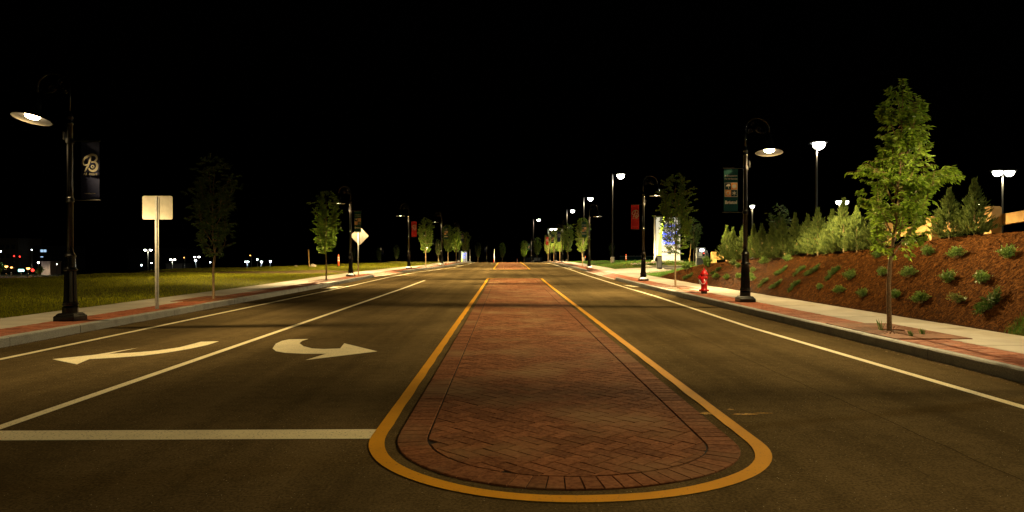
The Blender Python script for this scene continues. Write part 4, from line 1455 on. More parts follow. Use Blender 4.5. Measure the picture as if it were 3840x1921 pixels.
for i, (x, y, h, lab) in enumerate(((10.6,16.5,1.15,'upright juniper left of the two standing before the timber posts'),
                                    (10.8,15.9,1.25,'broad juniper just left of the nearest timber post'))):
    r = thing('juniper', lab, 'juniper', (x, y, Tz(x, y)-.02), 2+i, 'junipers along the top of the mulch bank')
    s = h/1.5; r.scale = (s*1.2, s*1.2, s)
    put('stem', JTR, r); put('foliage', JUN[(i+2) % 4], r)

def shrub_mesh(seed, H, W, n, leafm, big=.045):
    rr = np.random.default_rng(seed)
    P, D = [], []; st = MB()
    for k in range(13):
        a = rr.uniform(0, 2*PI); R = W*rr.uniform(.15, 1); z = H*rr.uniform(.5, 1.0)*(1-.35*R/W)
        en = Vector((R*math.cos(a), R*math.sin(a), z))
        st.tube([(0,0,-.04), (en.x*.5, en.y*.5, z*.65), tuple(en)], [.006,.004,.002], 4)
        m = n//13
        for i in range(m):
            t = .3 + .7*rr.random()
            p = np.array([en.x*t, en.y*t, z*(1-(1-t)**1.5)]) + rr.normal(0, .03, 3)
            p[2] = max(p[2], .02)
            P.append(p); D.append(np.array([math.cos(a)*.5, math.sin(a)*.5, .4]) + rr.normal(0, .6, 3))
    P = np.array(P); D = np.array(D); m = len(P)
    V, F = leaf_cloud(P, D, rr.uniform(.6, 1.2, m)*big, rr.uniform(.25, .4, m)*big, rr)
    return fast_mesh('foliage', V, F, 3, leafm), st.mesh('stems', M['bark'])
def low_mesh(seed, H, W, n):
    rr = np.random.default_rng(seed)
    P, D = [], []; st = MB()
    for k in range(16):
        a = rr.uniform(0, 2*PI); R = W*rr.uniform(.35, 1)
        ex, ey = R*math.cos(a)*1.35, R*math.sin(a)*.75
        z = H*rr.uniform(.35, 1)
        st.tube([(0,0,-.03), (ex*.5, ey*.5, z), (ex, ey, z*.7)], [.006,.004,.002], 4)
        m = n//16
        for i in range(m):
            t = .15 + .85*rr.random()
            p = np.array([ex*t, ey*t, z*math.sin(min(1, t*1.4)*PI/2)*.9]) + rr.normal(0, .022, 3)
            p[2] = max(p[2], .015)
            P.append(p); D.append(np.array([math.cos(a), math.sin(a), .35]) + rr.normal(0, .4, 3))
    P = np.array(P); D = np.array(D); m = len(P)
    V, F = leaf_cloud(P, D, rr.uniform(.04, .085, m), rr.uniform(.005, .010, m), rr)
    return fast_mesh('foliage', V, F, 3, M['juniper_low']), st.mesh('stems', M['bark'])
SH = [shrub_mesh(41+i, .30, .22, 650, M['shrub']) for i in range(3)]
SHP = shrub_mesh(47, .28, .24, 420, M['lime'])
SHB = shrub_mesh(48, .62, .30, 1500, M['shrub'], .05)
LO = [low_mesh(51+i, .14, .30, 1000) for i in range(2)]
SG = 'small shrubs planted on the mulch bank'; LG = 'spreading junipers planted on the mulch bank'
plants = [
 (9.89,18.42,'s',1.0,'small shrub on the bank behind the nearest tree trunk, upper row'),
 (9.84,16.14,'s',1.1,'dark shrub on the bank below the left timber post'),
 (9.76,14.90,'s',1.05,'shrub high on the bank below the broad juniper'),
 (9.68,13.30,'s',1.15,'shrub high on the bank at the right edge of the picture'),
 (9.25,17.0,'s',1.05,'shrub on the mid bank just left of the nearest trunk'),
 (9.24,15.8,'s',1.05,'shrub on the mid bank just right of the nearest trunk'),
 (9.17,14.3,'s',1.15,'shrub on the mid bank, second right of the nearest trunk'),
 (9.12,13.24,'s',1.15,'shrub on the mid bank, third right of the nearest trunk'),
 (9.34,23.36,'l',1.0,'spreading juniper, leftmost of the upper row right of the hydrant lamp'),
 (9.42,22.24,'l',1.0,'spreading juniper, second of the upper row right of the hydrant lamp'),
 (9.35,20.98,'l',1.1,'spreading juniper, third of the upper row right of the hydrant lamp'),
 (9.25,19.62,'l',1.1,'spreading juniper, fourth of the upper row right of the hydrant lamp'),
 (9.13,18.34,'s',1.25,'wide dark shrub at the right end of the upper spreading juniper row'),
 (8.80,23.7,'l',.95,'spreading juniper, leftmost of the lower row right of the hydrant lamp'),
 (8.78,22.38,'l',.95,'spreading juniper, second of the lower row right of the hydrant lamp'),
 (8.78,21.1,'l',1.0,'spreading juniper, third of the lower row right of the hydrant lamp'),
 (8.77,19.34,'s',.8,'small shrub at the bank foot, first right of the lower junipers'),
 (8.73,18.06,'s',.9,'small shrub at the bank foot, second right of the lower junipers'),
 (8.70,16.86,'s',1.0,'shrub at the bank foot, third right of the lower junipers'),
 (8.73,15.48,'s',.95,'shrub at the bank foot touching the nearest trunk from the right'),
 (8.70,14.44,'s',1.05,'shrub at the bank foot, second right of the nearest trunk'),
 (8.75,13.36,'p',1.0,'pale lime green shrub at the bank foot'),
 (8.80,12.45,'l',1.25,'large spreading juniper by the grass corner at the right edge'),
 (8.85,29.1,'s',1.0,'shrub at the bank foot, first right of the hydrant'),
 (8.84,27.72,'s',1.0,'shrub at the bank foot, second right of the hydrant'),
 (8.92,26.6,'s',1.0,'shrub at the bank foot just left of the hydrant lamp'),
 (9.84,26.3,'s',1.2,'dark rounded shrub right of the hydrant lamp, near the junipers'),
 (9.92,24.38,'s',1.15,'shrub in front of the sixth juniper'),
 (9.31,26.12,'s',.85,'small shrub on the mid bank right of the hydrant lamp'),
 (9.33,30.68,'l',1.1,'spreading juniper on the bank above the hydrant'),
 (9.91,30.22,'s',1.15,'shrub under the first junipers left of the hydrant lamp'),
 (8.88,24.92,'s',.9,'small shrub touching the base of the hydrant lamp from behind'),
 (8.72,32.96,'l',1.2,'flat dark juniper left of the hydrant'),
 (9.41,36.04,'b',1.0,'round bush at the grass edge left of the hydrant'),
 (9.64,33.2,'b',1.25,'tall bush beside the far short timber post'),
 (9.05,25.6,'s',.8,'small shrub right behind the hydrant lamp'),
 (9.6,28.6,'s',.9,'shrub on the upper bank left of the hydrant lamp'),
]
for i, (x, y, k, s, lab) in enumerate(plants):
    fol, stm = {'s': SH[i % 3], 'l': LO[i % 2], 'p': SHP, 'b': SHB}[k]
    nm, cat, grp = ('spreading_juniper', 'juniper', LG) if k == 'l' else ('shrub', 'shrub', SG)
    r = thing(nm, lab, cat, (x, y, Tz(x, y)-.01), i*2.1 if k != 'l' else .25*math.sin(i), grp)
    if k == 'l':
        e = .1; r.rotation_euler = (0, -math.atan((Tz(x+e, y)-Tz(x-e, y))/(2*e)), .2*math.sin(i*3))
    r.scale = (s*.82,)*3
    put('stems', stm, r); put('foliage', fol, r)

# ================================================================== TIMBER GUARDRAIL
fy = [38.4] + [round(34.2 - 2.45*i, 2) for i in range(10)]
fy = [38.5, 36.0, 33.6, 31.2, 28.8, 26.4, 24.0, 21.6, 19.3, 17.0, 14.6, 12.2]
fence = thing('timber_guardrail', 'heavy timber guardrail along the parking lot behind the junipers', 'guardrail', (12.0, 25, Tz(12, 25)))
def rel(mb):
    b = fence.location
    mb.v = [(x-b.x, y-b.y, z-b.z) for x, y, z in mb.v]; return mb
for y in fy:
    z = Tz(12.0, y); x = float(np.interp(y, [17, 38.5], [12.0, 11.55]))
    rel(MB().cbox(x-.13, x+.13, y-.13, y+.13, z-.2, z+.80, .03)).build('post', M['timber'], fence)
for a, b in zip(fy[:-1], fy[1:]):
    xa = float(np.interp(a, [17, 38.5], [12.0, 11.55])); xb = float(np.interp(b, [17, 38.5], [12.0, 11.55]))
    za, zb = Tz(12, a), Tz(12, b)
    vs = []
    for x, y, z in ((xa, a-.01, za), (xb, b+.01, zb)):
        for dx, dz in ((.14,.34),(.30,.34),(.30,.60),(.14,.60)):
            vs.append((x+dx, y, z+dz))
    rel(MB().add(vs, [(0,1,5,4),(1,2,6,5),(2,3,7,6),(3,0,4,7),(3,2,1,0),(4,5,6,7)])).build('rail', M['timber'], fence)

# ================================================================== FIRE HYDRANT
def make_hydrant():
    r = thing('fire_hydrant', 'red fire hydrant with chained caps on the right brick strip', 'fire hydrant')
    MB().lathe([(.10,-.02),(.10,.09)], 18).build('standpipe', M['cast'], r, True)
    mb = MB()
    mb.lathe([(.11,.085),(.165,.09),(.168,.125),(.12,.135),(.105,.16),(.104,.30),(.114,.305),(.114,.325),(.104,.33),(.104,.62),(.10,.63)], 24)
    mb.build('barrel', M['red_enamel'], r, True)
    mb = MB()
    mb.lathe([(.10,.625),(.14,.63),(.148,.65),(.142,.662),(.112,.668),(.108,.70),(.085,.745),(.05,.78),(.028,.79),(.026,.80)], 24)
    mb.lathe([(.024,.795),(.028,.80),(.024,.835),(.01,.845)], 5)
    mb.build('bonnet', M['red_enamel'], r, True)
    for z, R in ((.112, .145), (.648, .128)):
        for i in range(8):
            a = 2*PI*i/8 + .2
            b = MB().lathe([(.014, z-.035), (.014, z-.01), (.012, z+.032)], 6, R*math.cos(a), R*math.sin(a))
            b.build('bolt', M['red_enamel'], r)
    def noz(ax, z, R, ln, nm):
        m = MB().lathe([(R*.85,0),(R*.85,ln*.4),(R*1.05,ln*.42),(R*1.05,ln*.55),(R*.95,ln*.58),(R*.95,ln),(R*.5,ln*1.05),(.018,ln*1.08),(.018,ln*1.3)], 18)
        m.xf(Matrix.Translation((0,0,z)) @ Matrix.Rotation(ax, 4, 'Z') @ Matrix.Rotation(PI/2, 4, 'Y') @ Matrix.Translation((0,0,.07)))
        m.build(nm, M['red_enamel'], r, True)
    noz(PI*1.02, .53, .085, .12, 'pumper_cap')
    noz(-PI*.40, .53, .055, .085, 'hose_cap')
    noz(PI*.52, .53, .055, .085, 'hose_cap')
    ch = [(-.16,-.05,.50),(-.15,-.08,.40),(-.10,-.12,.33),(-.02,-.14,.35),(.03,-.13,.44),(.05,-.13,.50)]
    MB().tube(spl3(ch), .006, 5).build('chain', M['galv'], r)
    MB().tube(spl3([(-.18,-.03,.50),(-.17,-.05,.36),(-.14,-.06,.30),(-.11,-.06,.38)]), .006, 5).build('chain', M['galv'], r)
    return r
def spl3(c, n=6):
    P = [c[0]] + list(c) + [c[-1]]; out = []
    for i in range(1, len(P)-2):
        for t in np.linspace(0, 1, n, endpoint=(i == len(P)-3)):
            p0, p1, p2, p3 = (np.array(P[i+k], float) for k in (-1, 0, 1, 2))
            out.append(tuple(.5*((2*p1)+(-p0+p2)*t+(2*p0-5*p1+4*p2-p3)*t*t+(-p0+3*p1-3*p2+p3)*t**3)))
    return out
hyd = make_hydrant(); hyd.location = (6.57, 22.95, .16)
copy_tree(hyd, (-3.2, 180, -1.0), 2.0, 'tiny far red hydrant at the crest left of the median')

# ================================================================== TRAFFIC SIGNS (seen from behind)
def rrect(w, h, r, n=5):
    pts = []
    for cx, cz, a0 in ((w/2-r, h/2-r, 0), (-w/2+r, h/2-r, PI/2), (-w/2+r, -h/2+r, PI), (w/2-r, -h/2+r, 1.5*PI)):
        for i in range(n+1):
            a = a0 + PI/2*i/n; pts.append((cx + r*math.cos(a), cz + r*math.sin(a)))
    return pts
def plate(pts, t=.004):
    n = len(pts)
    vs = [(x, 0, z) for x, z in pts] + [(x, t, z) for x, z in pts]
    return MB().add(vs, [tuple(range(n)), tuple(range(2*n-1, n-1, -1))] + [(i, n+i, n+(i+1)%n, (i+1)%n) for i in range(n)])
sg = thing('traffic_sign', 'bare back of a square sign on a perforated post, left pavement', 'traffic sign', (-8.43, 16.8, .16))
pl = plate(rrect(.71, .57, .04)); pl.v = [(x+.005, y+.036, z+2.44) for x, y, z in pl.v]
pl.build('sign_plate', M['alu'], sg)
post = MB()
for x0, x1, y0, y1 in ((-.045,-.020,.008,.014),(-.020,-.014,-.022,.014),(-.014,.014,-.028,-.022),(.014,.020,-.022,.014),(.020,.045,.008,.014)):
    post.box(x0, x1, y0, y1, -.05, 2.70)
post.build('post', M['galv'], sg)
holes = MB()
for i in range(92):
    z = .08 + i*.0275
    holes.box(-.005, .005, -.0295, -.0275, z-.0055, z+.0055)
holes.build('post_holes', M['hole'], sg)
for z in (2.30, 2.60):
    MB().lathe([(.010, 0), (.010, .008)], 8).xf(Matrix.Translation((0, -.028, z)) @ Matrix.Rotation(PI/2, 4, 'X')).build('bolt', M['galv'], sg)
sg.rotation_euler = (0, 0, .05)
dg_ = thing('traffic_sign', 'bare back of a diamond sign behind the green banner', 'traffic sign', (-8.60, 40.4, .18))
pl = plate(rrect(.78, .78, .05)).xf(Matrix.Translation((.06, .035, 2.33)) @ Matrix.Rotation(PI/4, 4, 'Y'))
pl.build('sign_plate', M['dull_alu'], dg_)
MB().tube([(0,0,-.05),(0,0,2.72)], .032, 12).build('post', M['galv'], dg_, True)
dg_.rotation_euler = (0, 0, -.08)

# ================================================================== MONUMENT SIGN
def make_monument(label, light=True):
    r = thing('monument_sign', label, 'sign')
    W, H = 2.05, 3.64
    mb = MB(); zs = [0, .42, 1.0, 2.55, H]
    for a, b in zip(zs[:-1], zs[1:]):
        MB().box(-W/2, W/2, -.14, .14, a+.008, b-.008).build('panel', M['sign_panel'], r)
    MB().box(-W/2+.02, W/2-.02, -.12, .12, -.1, H-.02).build('core', M['graphite'], r)
    MB().box(-W/2-.13, -W/2-.05, -.16, .16, -.05, H+.12).build('edge_fin', M['wc_white'], r)
    crv = spl([(-.78,-.1),(-.80,.6),(-.74,1.5),(-.60,2.5),(-.36,H)])
    mb = MB().ribbon(crv, [.25-.10*i/(len(crv)-1) for i in range(len(crv))], off=-.15, thick=.03)
    mb.build('light_band', M['sign_lime'], r)
    put('lettering', text_mesh('Bristol', .25, M['sign_blue'], .004, .02, 'LEFT'), r, (-.42, -.17, 2.86))
    put('lettering', text_mesh('Health', .25, M['sign_blue'], .004, .02, 'LEFT'), r, (.30, -.17, 2.86))
    mb = MB()
    for i in range(7):
        a = PI*i/6; mb.disc(.28+.13*math.cos(a), 3.18+.10*math.sin(a), .045, 8, -.15, .02)
    mb.build('logo', M['sign_lime'], r)
    for k, s in enumerate(('Medical', 'Care', 'Center')):
        put('lettering', text_mesh(s, .42, M['sign_blue'], .006, .02, 'LEFT'), r, (-.55, -.17, 2.14-.37*k))
    put('address', text_mesh('15 Riverside Ave', .21, M['sign_text'], .003, .01, 'LEFT'), r, (-.66, -.155, .68))
    MB().cbox(-W/2-.3, W/2+.2, -.35, .35, -.3, .02, .03).build('plinth', M['concrete'], r)
    return r
mon = make_monument('pale monument sign with blue glowing letters behind the slim tree')
mon.location = (13.55, 58, Tz(13.55, 58)+.02); mon.rotation_euler = (0, 0, .12)
mon2 = copy_tree(mon, (-14.0, 231, -1.5), -.5, 'tiny far glowing sign among the trees beyond the left kerb')

# flowers beside the monument
def flower(x, y, ms, label, n=26, h=.22, s=1.0):
    rf = np.random.default_rng(int(x*100+y*7))
    r = thing('flower_clump', label, 'flowers', (x, y, Tz(x, y)), 0, 'flower clumps beside the monument sign')
    fol, _ = SH[0]
    mb = MB()
    P = rf.normal(0, .16*s, (220, 3)); P[:,2] = np.abs(P[:,2])*.8; D = rf.normal(0, .6, (220, 3)) + np.array([0,0,.6])
    V, F = leaf_cloud(P, D, rf.uniform(.05,.1,220), rf.uniform(.012,.02,220), rf)
    put('foliage', fast_mesh('foliage', V, F, 3, M['shrub']), r)
    for k, m in enumerate(ms):
        mb = MB()
        for i in range(n//len(ms)):
            px, py = rf.normal(0, .17*s, 2); pz = h*rf.uniform(.6, 1.1)
            q = .032*s
            mb.add([(px-q,py,pz),(px,py-q,pz+.01),(px+q,py,pz),(px,py+q,pz+.015),(px,py,pz+.03)], [(0,1,4),(1,2,4),(2,3,4),(3,0,4)])
        mb.build('blossoms', M[m], r)
for i, (x, y) in enumerate([(10.3,55.4),(10.65,55.3),(11.0,55.5),(11.45,55.6),(11.8,55.5),(12.15,55.8),(12.5,55.7)]):
    flower(x, y, ('petal_pink', 'petal_white'), 'pink and white flower clump, %s from the left beside the monument sign' % ORD[i], 40, .2, 1.1)
for i, (x, y) in enumerate([(13.3,56.6),(13.7,56.5),(14.2,56.7),(14.9,56.9)]):
    flower(x, y, ('petal_yellow',), 'yellow lily clump, %s from the left at the monument sign' % ORD[i], 9, .42, .8)

# ================================================================== PARKING KIOSK AND DRIVEWAY BOLLARD
k = thing('ticket_kiosk', 'grey ticket kiosk with a small white light by the right driveway', 'kiosk', (14.6, 51.5, Tz(14.6, 51.5)), -.12)
MB().cbox(-.42,.46,-.15,.5,0,1.15,.02).build('cabinet', M['graphite'], k)
MB().cbox(-.44,.20,-.24,.1,.78,1.56,.03).build('terminal_head', M['grey_metal'], k)
MB().box(-.36,.12,-.246,-.24,.90,1.50).build('screen_panel', M['graphite'], k)
MB().box(-.31,-.04,-.252,-.247,.92,1.20).build('notice', M['paper'], k)
MB().lathe([(.10,0),(.09,.03),(.04,.05)], 12).xf(Matrix.Translation((-.06,-.245,1.36)) @ Matrix.Rotation(PI/2,4,'X') @ Matrix.Scale(1.6,4,(1,0,0))).build('work_light', M['cool_lens'], k)
MB().box(.04,.10,-.254,-.247,1.10,1.15).build('red_indicator', M['red_lens'], k)
MB().box(.02,.14,-.252,-.247,.95,1.08).build('card_slot', M['black'], k)
MB().cbox(.1,.4,.0,.4,1.15,1.36,.05).build('housing', M['grey_metal'], k)
b = thing('gate_post', 'dark square gate post in front of the monument sign', 'gate post', (11.05, 50, Tz(11.05, 50)))
MB().cbox(-.17,.17,-.17,.17,0,.98,.01).build('cabinet', M['graphite'], b)
MB().box(-.13,.13,-.176,-.171,.1,.88).build('door_panel', M['grey_metal'], b)
MB().cbox(-.28,-.17,-.08,.08,.55,.85,.01).build('arm_bracket', M['black'], b)

# slanted stakes near the kiosk, timber post of the lawn
def stake(x, y, h, lean, label, m='timber', w=.045):
    z = Tz(x, y)
    o = MB().tube([(0,0,-.1),(lean*h, 0, h)], w*.7, 4).build('wooden_stake', M[m], None, loc=(x, y, z))
    tag(o, label, 'stake', 'wooden stakes in the lawns')
stake(15.1, 57, 1.6, .08, 'thin wooden stake left of the ticket kiosk')
stake(-17.0, 60, 1.47, -.05, 'pale wooden stake standing in the left lawn', w=.10)

# ================================================================== ORANGE MARKERS
def make_marker():
    r = thing('traffic_marker', 'x', 'traffic marker')
    MB().lathe([(.20,0),(.20,.05),(.12,.07)], 12).build('rubber_base', M['black'], r)
    MB().lathe([(.085,.06),(.075,.95),(.05,1.0),(.05,1.04),(.03,1.08)], 12).build('body', M['orange_plastic'], r, True)
    for z in (.48, .72):
        MB().lathe([(.0845-.011*(z-.06)+.004, z),(.0845-.011*(z-.06)+.002, z+.12)], 12).build('white_band', M['white_band'], r)
    return r
mk = make_marker()
mlist = [(-14.6, 60.5, 1.0, .0, 'orange marker post standing in the left lawn by the driveway'),
         (12.7, 113, 1.0, .25, 'leaning orange and white marker past the right driveway'),
         (17.0, 98, 1.08, 0, 'tall orange marker in front of the green toilets'),
         (17.4, 140, .7, 0, 'small orange cone in the far right field, left of two'),
         (22.3, 145, .7, 0, 'small orange cone in the far right field, right of two'),
         (2.4, 150, 1.0, .1, 'far orange and white marker on the crest right of the median'),
         (-31.5, 120, .0, 0, None)]
for i, (x, y, s, lean, lab) in enumerate(mlist):
    if not lab: continue
    z = Tz(x, y) if abs(x) > 8 else float(zr(y))
    m_ = mk if i == 0 else copy_tree(mk, (x, y, z))
    m_.location = (x, y, z); m_.scale = (max(s,.9),)*2 + (s,)
    m_.rotation_euler = (0, lean, .3*i)
    tag(m_, lab, 'traffic marker', 'orange traffic markers')

# field stones
def stone(x, y, s, label, seed):
    rr = random.Random(seed); mb = MB()
    mb.lathe([(.5,-.1),(.62,.1),(.55,.3),(.3,.45),(.05,.5)], 9)
    mb.v = [(a*s*rr.uniform(.8,1.2), b_*s*.7*rr.uniform(.8,1.2), c*s*rr.uniform(.85,1.1)) for a, b_, c in mb.v]
    o = mb.build('field_stone', M['stone'], None, False, (x, y, Tz(x, y)))
    tag(o, label, 'stone', 'field stones on the left lawn')
stone(-16.4, 59, .5, 'larger pale stone on the left lawn beside the stake', 1)
stone(-18.0, 59.5, .28, 'small reddish stone on the left lawn left of the stake', 2)

# ================================================================== PORTABLE TOILETS, DUMPSTER, FAR ITEMS
def make_toilet():
    r = thing('portable_toilet', 'x', 'portable toilet')
    MB().cbox(-.54,.54,-.56,.56,.1,2.05,.03).build('cabin', M['wc_green'], r)
    MB().box(-.56,.56,-.58,.58,0,.12).build('skid', M['black'], r)
    mb = MB(); mb.add([(-.58,-.6,2.04),(.58,-.6,2.04),(.58,.6,2.04),(-.58,.6,2.04),(-.3,-.35,2.32),(.3,-.35,2.32),(.3,.35,2.32),(-.3,.35,2.32)],
                      [(0,1,5,4),(1,2,6,5),(2,3,7,6),(3,0,4,7),(4,5,6,7),(3,2,1,0)])
    mb.build('roof', M['wc_white'], r)
    d = MB().box(-.36,.36,-.585,-.56,.2,1.92).build('door', M['wc_green'], r)
    MB().box(.22,.30,-.60,-.585,1.0,1.12).build('door_latch', M['white_band'], d)
    return r
wc = make_toilet()
for i in range(12):
    x = 41.6 + i*1.14; y = 250 + .3*math.sin(i*2)
    t = wc if i == 0 else copy_tree(wc, (x, y, -1.42))
    t.location = (x, y, Tz(x, y)+.0)
    tag(t, 'green portable toilet with white roof, %s from the left in the far row' % ORD[i], 'portable toilet', 'row of portable toilets')
dm = thing('dumpster', 'dark blue dumpster with white panels beyond the median', 'dumpster', (10.3, 262, -2.0), .1)
mb = MB().add([(-3.2,-1,0),(3.0,-1,0),(3.0,1,0),(-3.2,1,0),(-3.6,-1.1,1.9),(3.4,-1.1,1.9),(3.4,1.1,1.9),(-3.6,1.1,1.9)],
              [(0,1,5,4),(1,2,6,5),(2,3,7,6),(3,0,4,7),(3,2,1,0)])
mb.build('hopper', M['dumpster'], dm)
for x in (-2.4,-1.2,.1,1.3,2.5):
    MB().box(x-.05, x+.05, -1.2, -1.0, .1, 1.85).build('rib', M['dumpster'], dm)
MB().box(.15,1.55,-1.24,-1.21,.7,1.7).build('white_panel', M['white_band'], dm)
MB().box(1.75,2.35,-1.24,-1.21,.7,1.7).build('white_panel', M['white_band'], dm)
MB().box(-1.0,-.6,-1.24,-1.21,1.3,1.6).build('warning_label', M['petal_yellow'], dm)
for x, y, lab in ((-3.05, 180, 'pale thin post on the crest left of the median'), (-9.4, 180, 'dim thin post on the crest, further left')):
    o = MB().tube([(0,0,-.1),(0,0,3.6)], .06, 8).build('marker_pole', M['wc_white'] if x > -5 else M['grey_metal'], None, loc=(x, y, -1.05))
    tag(o, lab, 'pole', 'thin posts on the crest')

# ================================================================== TALL LOT LAMPS
def lot_lamp(x, y, zh, heads, label, power=1.0, lens='lot_lens', r=.40, col=LOT_COL, glass='lot_lens', group='tall parking lot lamps', zb=None, light=True, pole='bronze'):
    zb = Tz(x, y) if zb is None else zb
    h = zh - zb
    o = thing('lot_lamp', label, 'lamp', (x, y, zb), 0, group)
    MB().tube([(0,0,-.3),(0,0,h+.12)], .07 if h > 5 else .05, 4).build('pole', M[pole], o)
    MB().lathe([(.2,-.2),(.2,.5),(.16,.55)], 12).build('footing', M['concrete'], o)
    for dx in heads:
        MB().tube([(0,0,h+.06),(dx*.7,0,h+.10)], .035, 6).build('arm', M[pole], o)
        MB().cbox(dx-r*1.1, dx+r*1.1, -r*.8, r*.8, h+.04, h+.16, .04).build('head', M['graphite'], o)
        MB().lathe([(r*.85,h+.038),(r*.88,h-.1*r),(r*.80,h-.4*r),(r*.55,h-.72*r),(r*.25,h-.88*r),(.02,h-.92*r)], 16, dx, 0).build('lens', M[lens], o, True)
        if light:
            ld = ies_light('lot_lamp_light', IES_LOT, LOT_W*power, col, .2)
            put('lamp_light', ld, o, (dx, 0, h-.92*r-.06))
    return o
lot_lamp(18.4, 41, 8.0, (.15,), 'bright tall lot lamp right of the hydrant lamp')
lot_lamp(18.0, 11.0, 8.0, (-.15,), 'tall lot lamp above the bank, outside the picture on the right', .8)
lot_lamp(42.0, 87, 8.0, (-.1, .75), 'far twin lot lamp low behind the junipers')
lot_lamp(39.6, 55, 8.0, (-.4, .55), 'bright twin lot lamp at the right edge of the picture')
lot_lamp(60.5, 88, 8.0, (.0,), 'lot lamp just behind the nearest timber post')
lot_lamp(23.5, 66, 6.0, (.0,), 'small lot lamp beside the hydrant lamp pole', r=.22)
lot_lamp(10.2, 66.5, 9.0, (.8,), 'bright tall lamp above the right driveway, highest of the receding row')
lot_lamp(10.6, 94.6, 9.0, (.9,), 'tall lamp, second of the receding row right of the road')
lot_lamp(10.7, 122, 9.0, (1.0,), 'tall lamp, third of the receding row right of the road')
lot_lamp(6.1, 155, 9.0, (1.2,), 'tall lamp furthest left in the receding row')
lot_lamp(13.0, 214, 9.0, (1.0, 2.2), 'low bright double lamp in the receding row', r=.5)

# far lamps beyond the left lawn: (u-offset, depth) resolved to real places in the lower town
def far(x, y, zh, heads, label, lens, col, r=.25, light=False, p=.6):
    return lot_lamp(x, y, zh, heads, label, p, lens, r, col, lens, 'far lamps beyond the left lawn', None, light, 'graphite')
Yf = 150
def fx(u, Y=Yf): return (u-1898)*Y/2600
def fz(v, Y=Yf): return 1.5 + (950-v)*Y/2600
far(fx(561), 150, fz(937), (-.58,.58), 'far twin lamp just left of the square sign post', 'lot_lens', LOT_COL, .28, True)
far(fx(626), 165, fz(963,165), (-.5,.55), 'far twin lamp just right of the square sign post', 'lot_lens', LOT_COL, .24)
far(fx(652,170), 170, fz(973,170), (-.45,.5), 'far bright lamp pair, second right of the square sign post', 'lot_lens', LOT_COL, .28, True)
far(fx(574,190), 190, fz(986,190), (.0,), 'tiny far lamp beside the square sign post', 'cool_lens', COOL_COL, .2)
far(fx(536,190), 190, fz(994,190), (.0,), 'tiny far bluish lamp left of the square sign post', 'cool_lens', COOL_COL, .25)
far(fx(698,170), 170, fz(966,170), (-.2,), 'tiny far warm lamp on a brown post', 'orange_lens', LAMP_COL, .12)
far(fx(738,160), 160, fz(976,160), (.0,), 'far white lamp left of the dark tree trunk', 'cool_lens', COOL_COL, .25, True)
far(fx(792,180), 180, fz(983,180), (.0,), 'tiny far lamp touching the dark tree trunk', 'cool_lens', COOL_COL, .2)
far(fx(930,150), 150, fz(981,150), (-.3,.15), 'far cool lamp pair over green bushes', 'cool_lens', COOL_COL, .22, True)
far(fx(968,165), 165, fz(973,165), (.0,), 'tiny far lamp, third from the right over green bushes', 'cool_lens', COOL_COL, .2)
far(fx(983,150), 150, fz(981,150), (.0,), 'far cool lamp, second from the right over green bushes', 'cool_lens', COOL_COL, .26, True)
far(fx(1017,150), 150, fz(979,150), (.0,), 'far cool lamp, rightmost over green bushes', 'cool_lens', COOL_COL, .24, True)
far(fx(946,170), 170, fz(958,170), (-.3,), 'tiny far brown lamp post above the cool lamps', 'orange_lens', LAMP_COL, .12)
far(fx(11,200), 200, fz(942,200), (.0,), 'far white lamp at the left edge of the picture', 'cool_lens', COOL_COL, .42, True)
far(fx(130,200), 200, fz(937,200), (.0,), 'tiny far lamp before the lit office windows', 'cool_lens', COOL_COL, .2)
far(fx(35,190), 190, fz(998,190), (.0,), 'far orange lamp, leftmost of three', 'orange_lens', (1,.4,.1), .42, True, .25)
far(fx(54,200), 200, fz(1002,200), (.0,), 'tiny far orange lamp, middle of three', 'orange_lens', (1,.4,.1), .32)
far(fx(116,190), 190, fz(1005,190), (.0,), 'far orange lamp, rightmost of three', 'orange_lens', (1,.4,.1), .48, True, .25)
far(fx(154,200), 200, fz(984,200), (.0,), 'far warm lamp beside the pinkish wall', 'lot_lens', LOT_COL, .26, True, .4)
far(fx(222,180), 180, fz(991,180), (.0,), 'tiny far lamp left of the nearest left lamp post', 'lot_lens', LOT_COL, .12)

# traffic signals
def signal(x, y, z, label, big=1.0):
    o = thing('traffic_signal', label, 'traffic signal', (x, y, Tz(x, y)), 0, 'far red traffic signals')
    h = z - Tz(x, y)
    MB().tube([(0,0,-.1),(0,0,h+.5)], .06, 8).build('pole', M['graphite'], o)
    MB().box(-.18,.18,-.2,-.06,h-.75,h+.3).build('housing', M['black'], o)
    for dz in (0, -.3, -.6):
        MB().lathe([(.12*big,0),(.12*big,.04)], 12).xf(Matrix.Translation((0,-.2,h+dz)) @ Matrix.Rotation(PI/2,4,'X')).build('lens', M['red_lens'] if dz == 0 else M['graphite'], o)
signal(fx(66,200), 200, fz(961,200), 'far red traffic signal, left of two', 1.7)
signal(fx(87,200), 200, fz(963,200), 'far red traffic signal, right of two', 1.7)
signal(fx(135,170), 170, fz(1014,170), 'bright low red signal beside the orange lamps', 3.0)
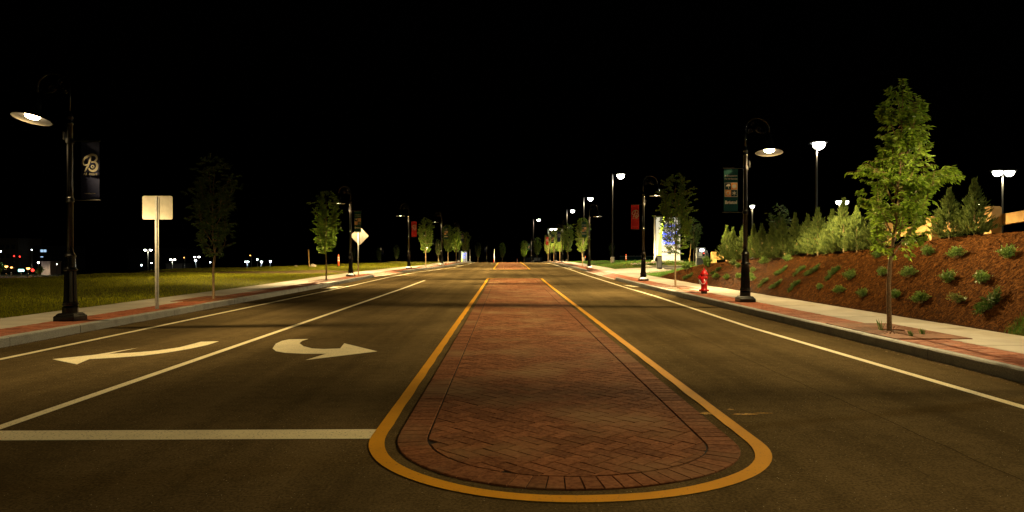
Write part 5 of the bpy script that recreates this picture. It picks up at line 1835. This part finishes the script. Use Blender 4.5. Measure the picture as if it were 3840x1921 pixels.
# shop sign, buildings
s_ = thing('shop_sign', 'far glowing teal shop sign', 'sign', (fx(90,190), 190, Tz(fx(90,190),190)))
hh = fz(1014,190) - Tz(fx(90,190),190)
MB().box(-.7,.7,-.1,.1,hh-.3,hh+.3).build('light_box', M['teal_lens'], s_)
MB().tube([(0,0,-.1),(0,0,hh-.3)], .08, 8).build('post', M['graphite'], s_)
def building(x, y, w, d, z1, m, label, windows=(), parapet=True):
    zb = Tz(x, y) - .3
    o = thing('building', label, 'building', (x, y, zb))
    h = z1 - zb
    MB().box(-w/2, w/2, 0, d, 0, h).build('wall', M[m], o)
    MB().box(-w/2-.15, w/2+.15, -.15, d+.15, h, h+.3).build('roof', M[m], o)
    for (wx, wz, ww, wh, mm) in windows:
        f = MB().box(wx-ww/2-.06, wx+ww/2+.06, -.05, .02, wz-zb-wh/2-.06, wz-zb+wh/2+.06).build('window', M['graphite'], o)
        MB().box(wx-ww/2, wx+ww/2, -.07, -.045, wz-zb-wh/2, wz-zb+wh/2).build('pane', M[mm], f)
    return o
Yb = 240
building(fx(30,Yb), Yb, 9.0, 12, fz(897,Yb), 'facade_tan', 'dim tan building at the left edge of the picture',
         [(dx, z, 1.0, 1.3, 'graphite') for dx in (-2.8,-.9,1.0,2.9) for z in (.5, 3.6)])
building(fx(150,Yb), Yb+6, 11, 12, fz(925,Yb), 'facade_dark', 'dark office building with two lit bluish windows',
         [(fx(124,Yb)-fx(150,Yb), fz(941,Yb), .95, .9, 'window_lit'), (fx(136,Yb)-fx(150,Yb), fz(941,Yb), .95, .9, 'window_lit'),
          (fx(124,Yb)-fx(150,Yb), fz(964,Yb), .95, .3, 'window_lit'), (fx(136,Yb)-fx(150,Yb), fz(964,Yb), .95, .3, 'graphite')])
building(fx(181,205), 205, 2.6, 5, fz(984,205), 'facade_pink', 'small pinkish lit wall right of the red signal')
building(fx(630,180), 184, 4.2, 6, fz(993,180), 'facade_dark', 'low dim grey hut right of the square sign post')
building(fx(430,Yb), Yb+30, 22, 14, fz(934,Yb+30), 'facade_dark', 'large unlit building behind the nearest left lamp',
         [(dx, fz(960,Yb), 1.0, 1.2, 'graphite') for dx in (-8,-5,-2,1,4,7)])
# bushes under the far lamps
BG = 'bushes under the far lamps'
for i, (u, Y, s, lab) in enumerate([(940,152,3.2,'green bush under the cool lamp pair'), (968,154,3.2,'green bush left of the second rightmost cool lamp'),
                         (1000,154,3.0,'green bush between the two rightmost cool lamps'), (1025,153,2.4,'green bush right of the rightmost cool lamp'),
                         (720,162,3.2,'dim bush left of the far white lamp'), (865,160,3.0,'dim bush right of the dark tree trunk'),
                         (160,195,4.0,'yellow green bush right of the red signal'), (8,196,6.0,'green bush under the lamp at the left edge')]):
    x = fx(u, Y)
    r = thing('bush', lab, 'bush', (x, Y, Tz(x, Y)), i*1.3, BG)
    r.scale = (s, s, s*1.1)
    put('stems', SHB[1], r); put('foliage', SHB[0], r)
print('objects', len(bpy.data.objects), 'tris approx', sum(len(m.polygons) for m in bpy.data.meshes))
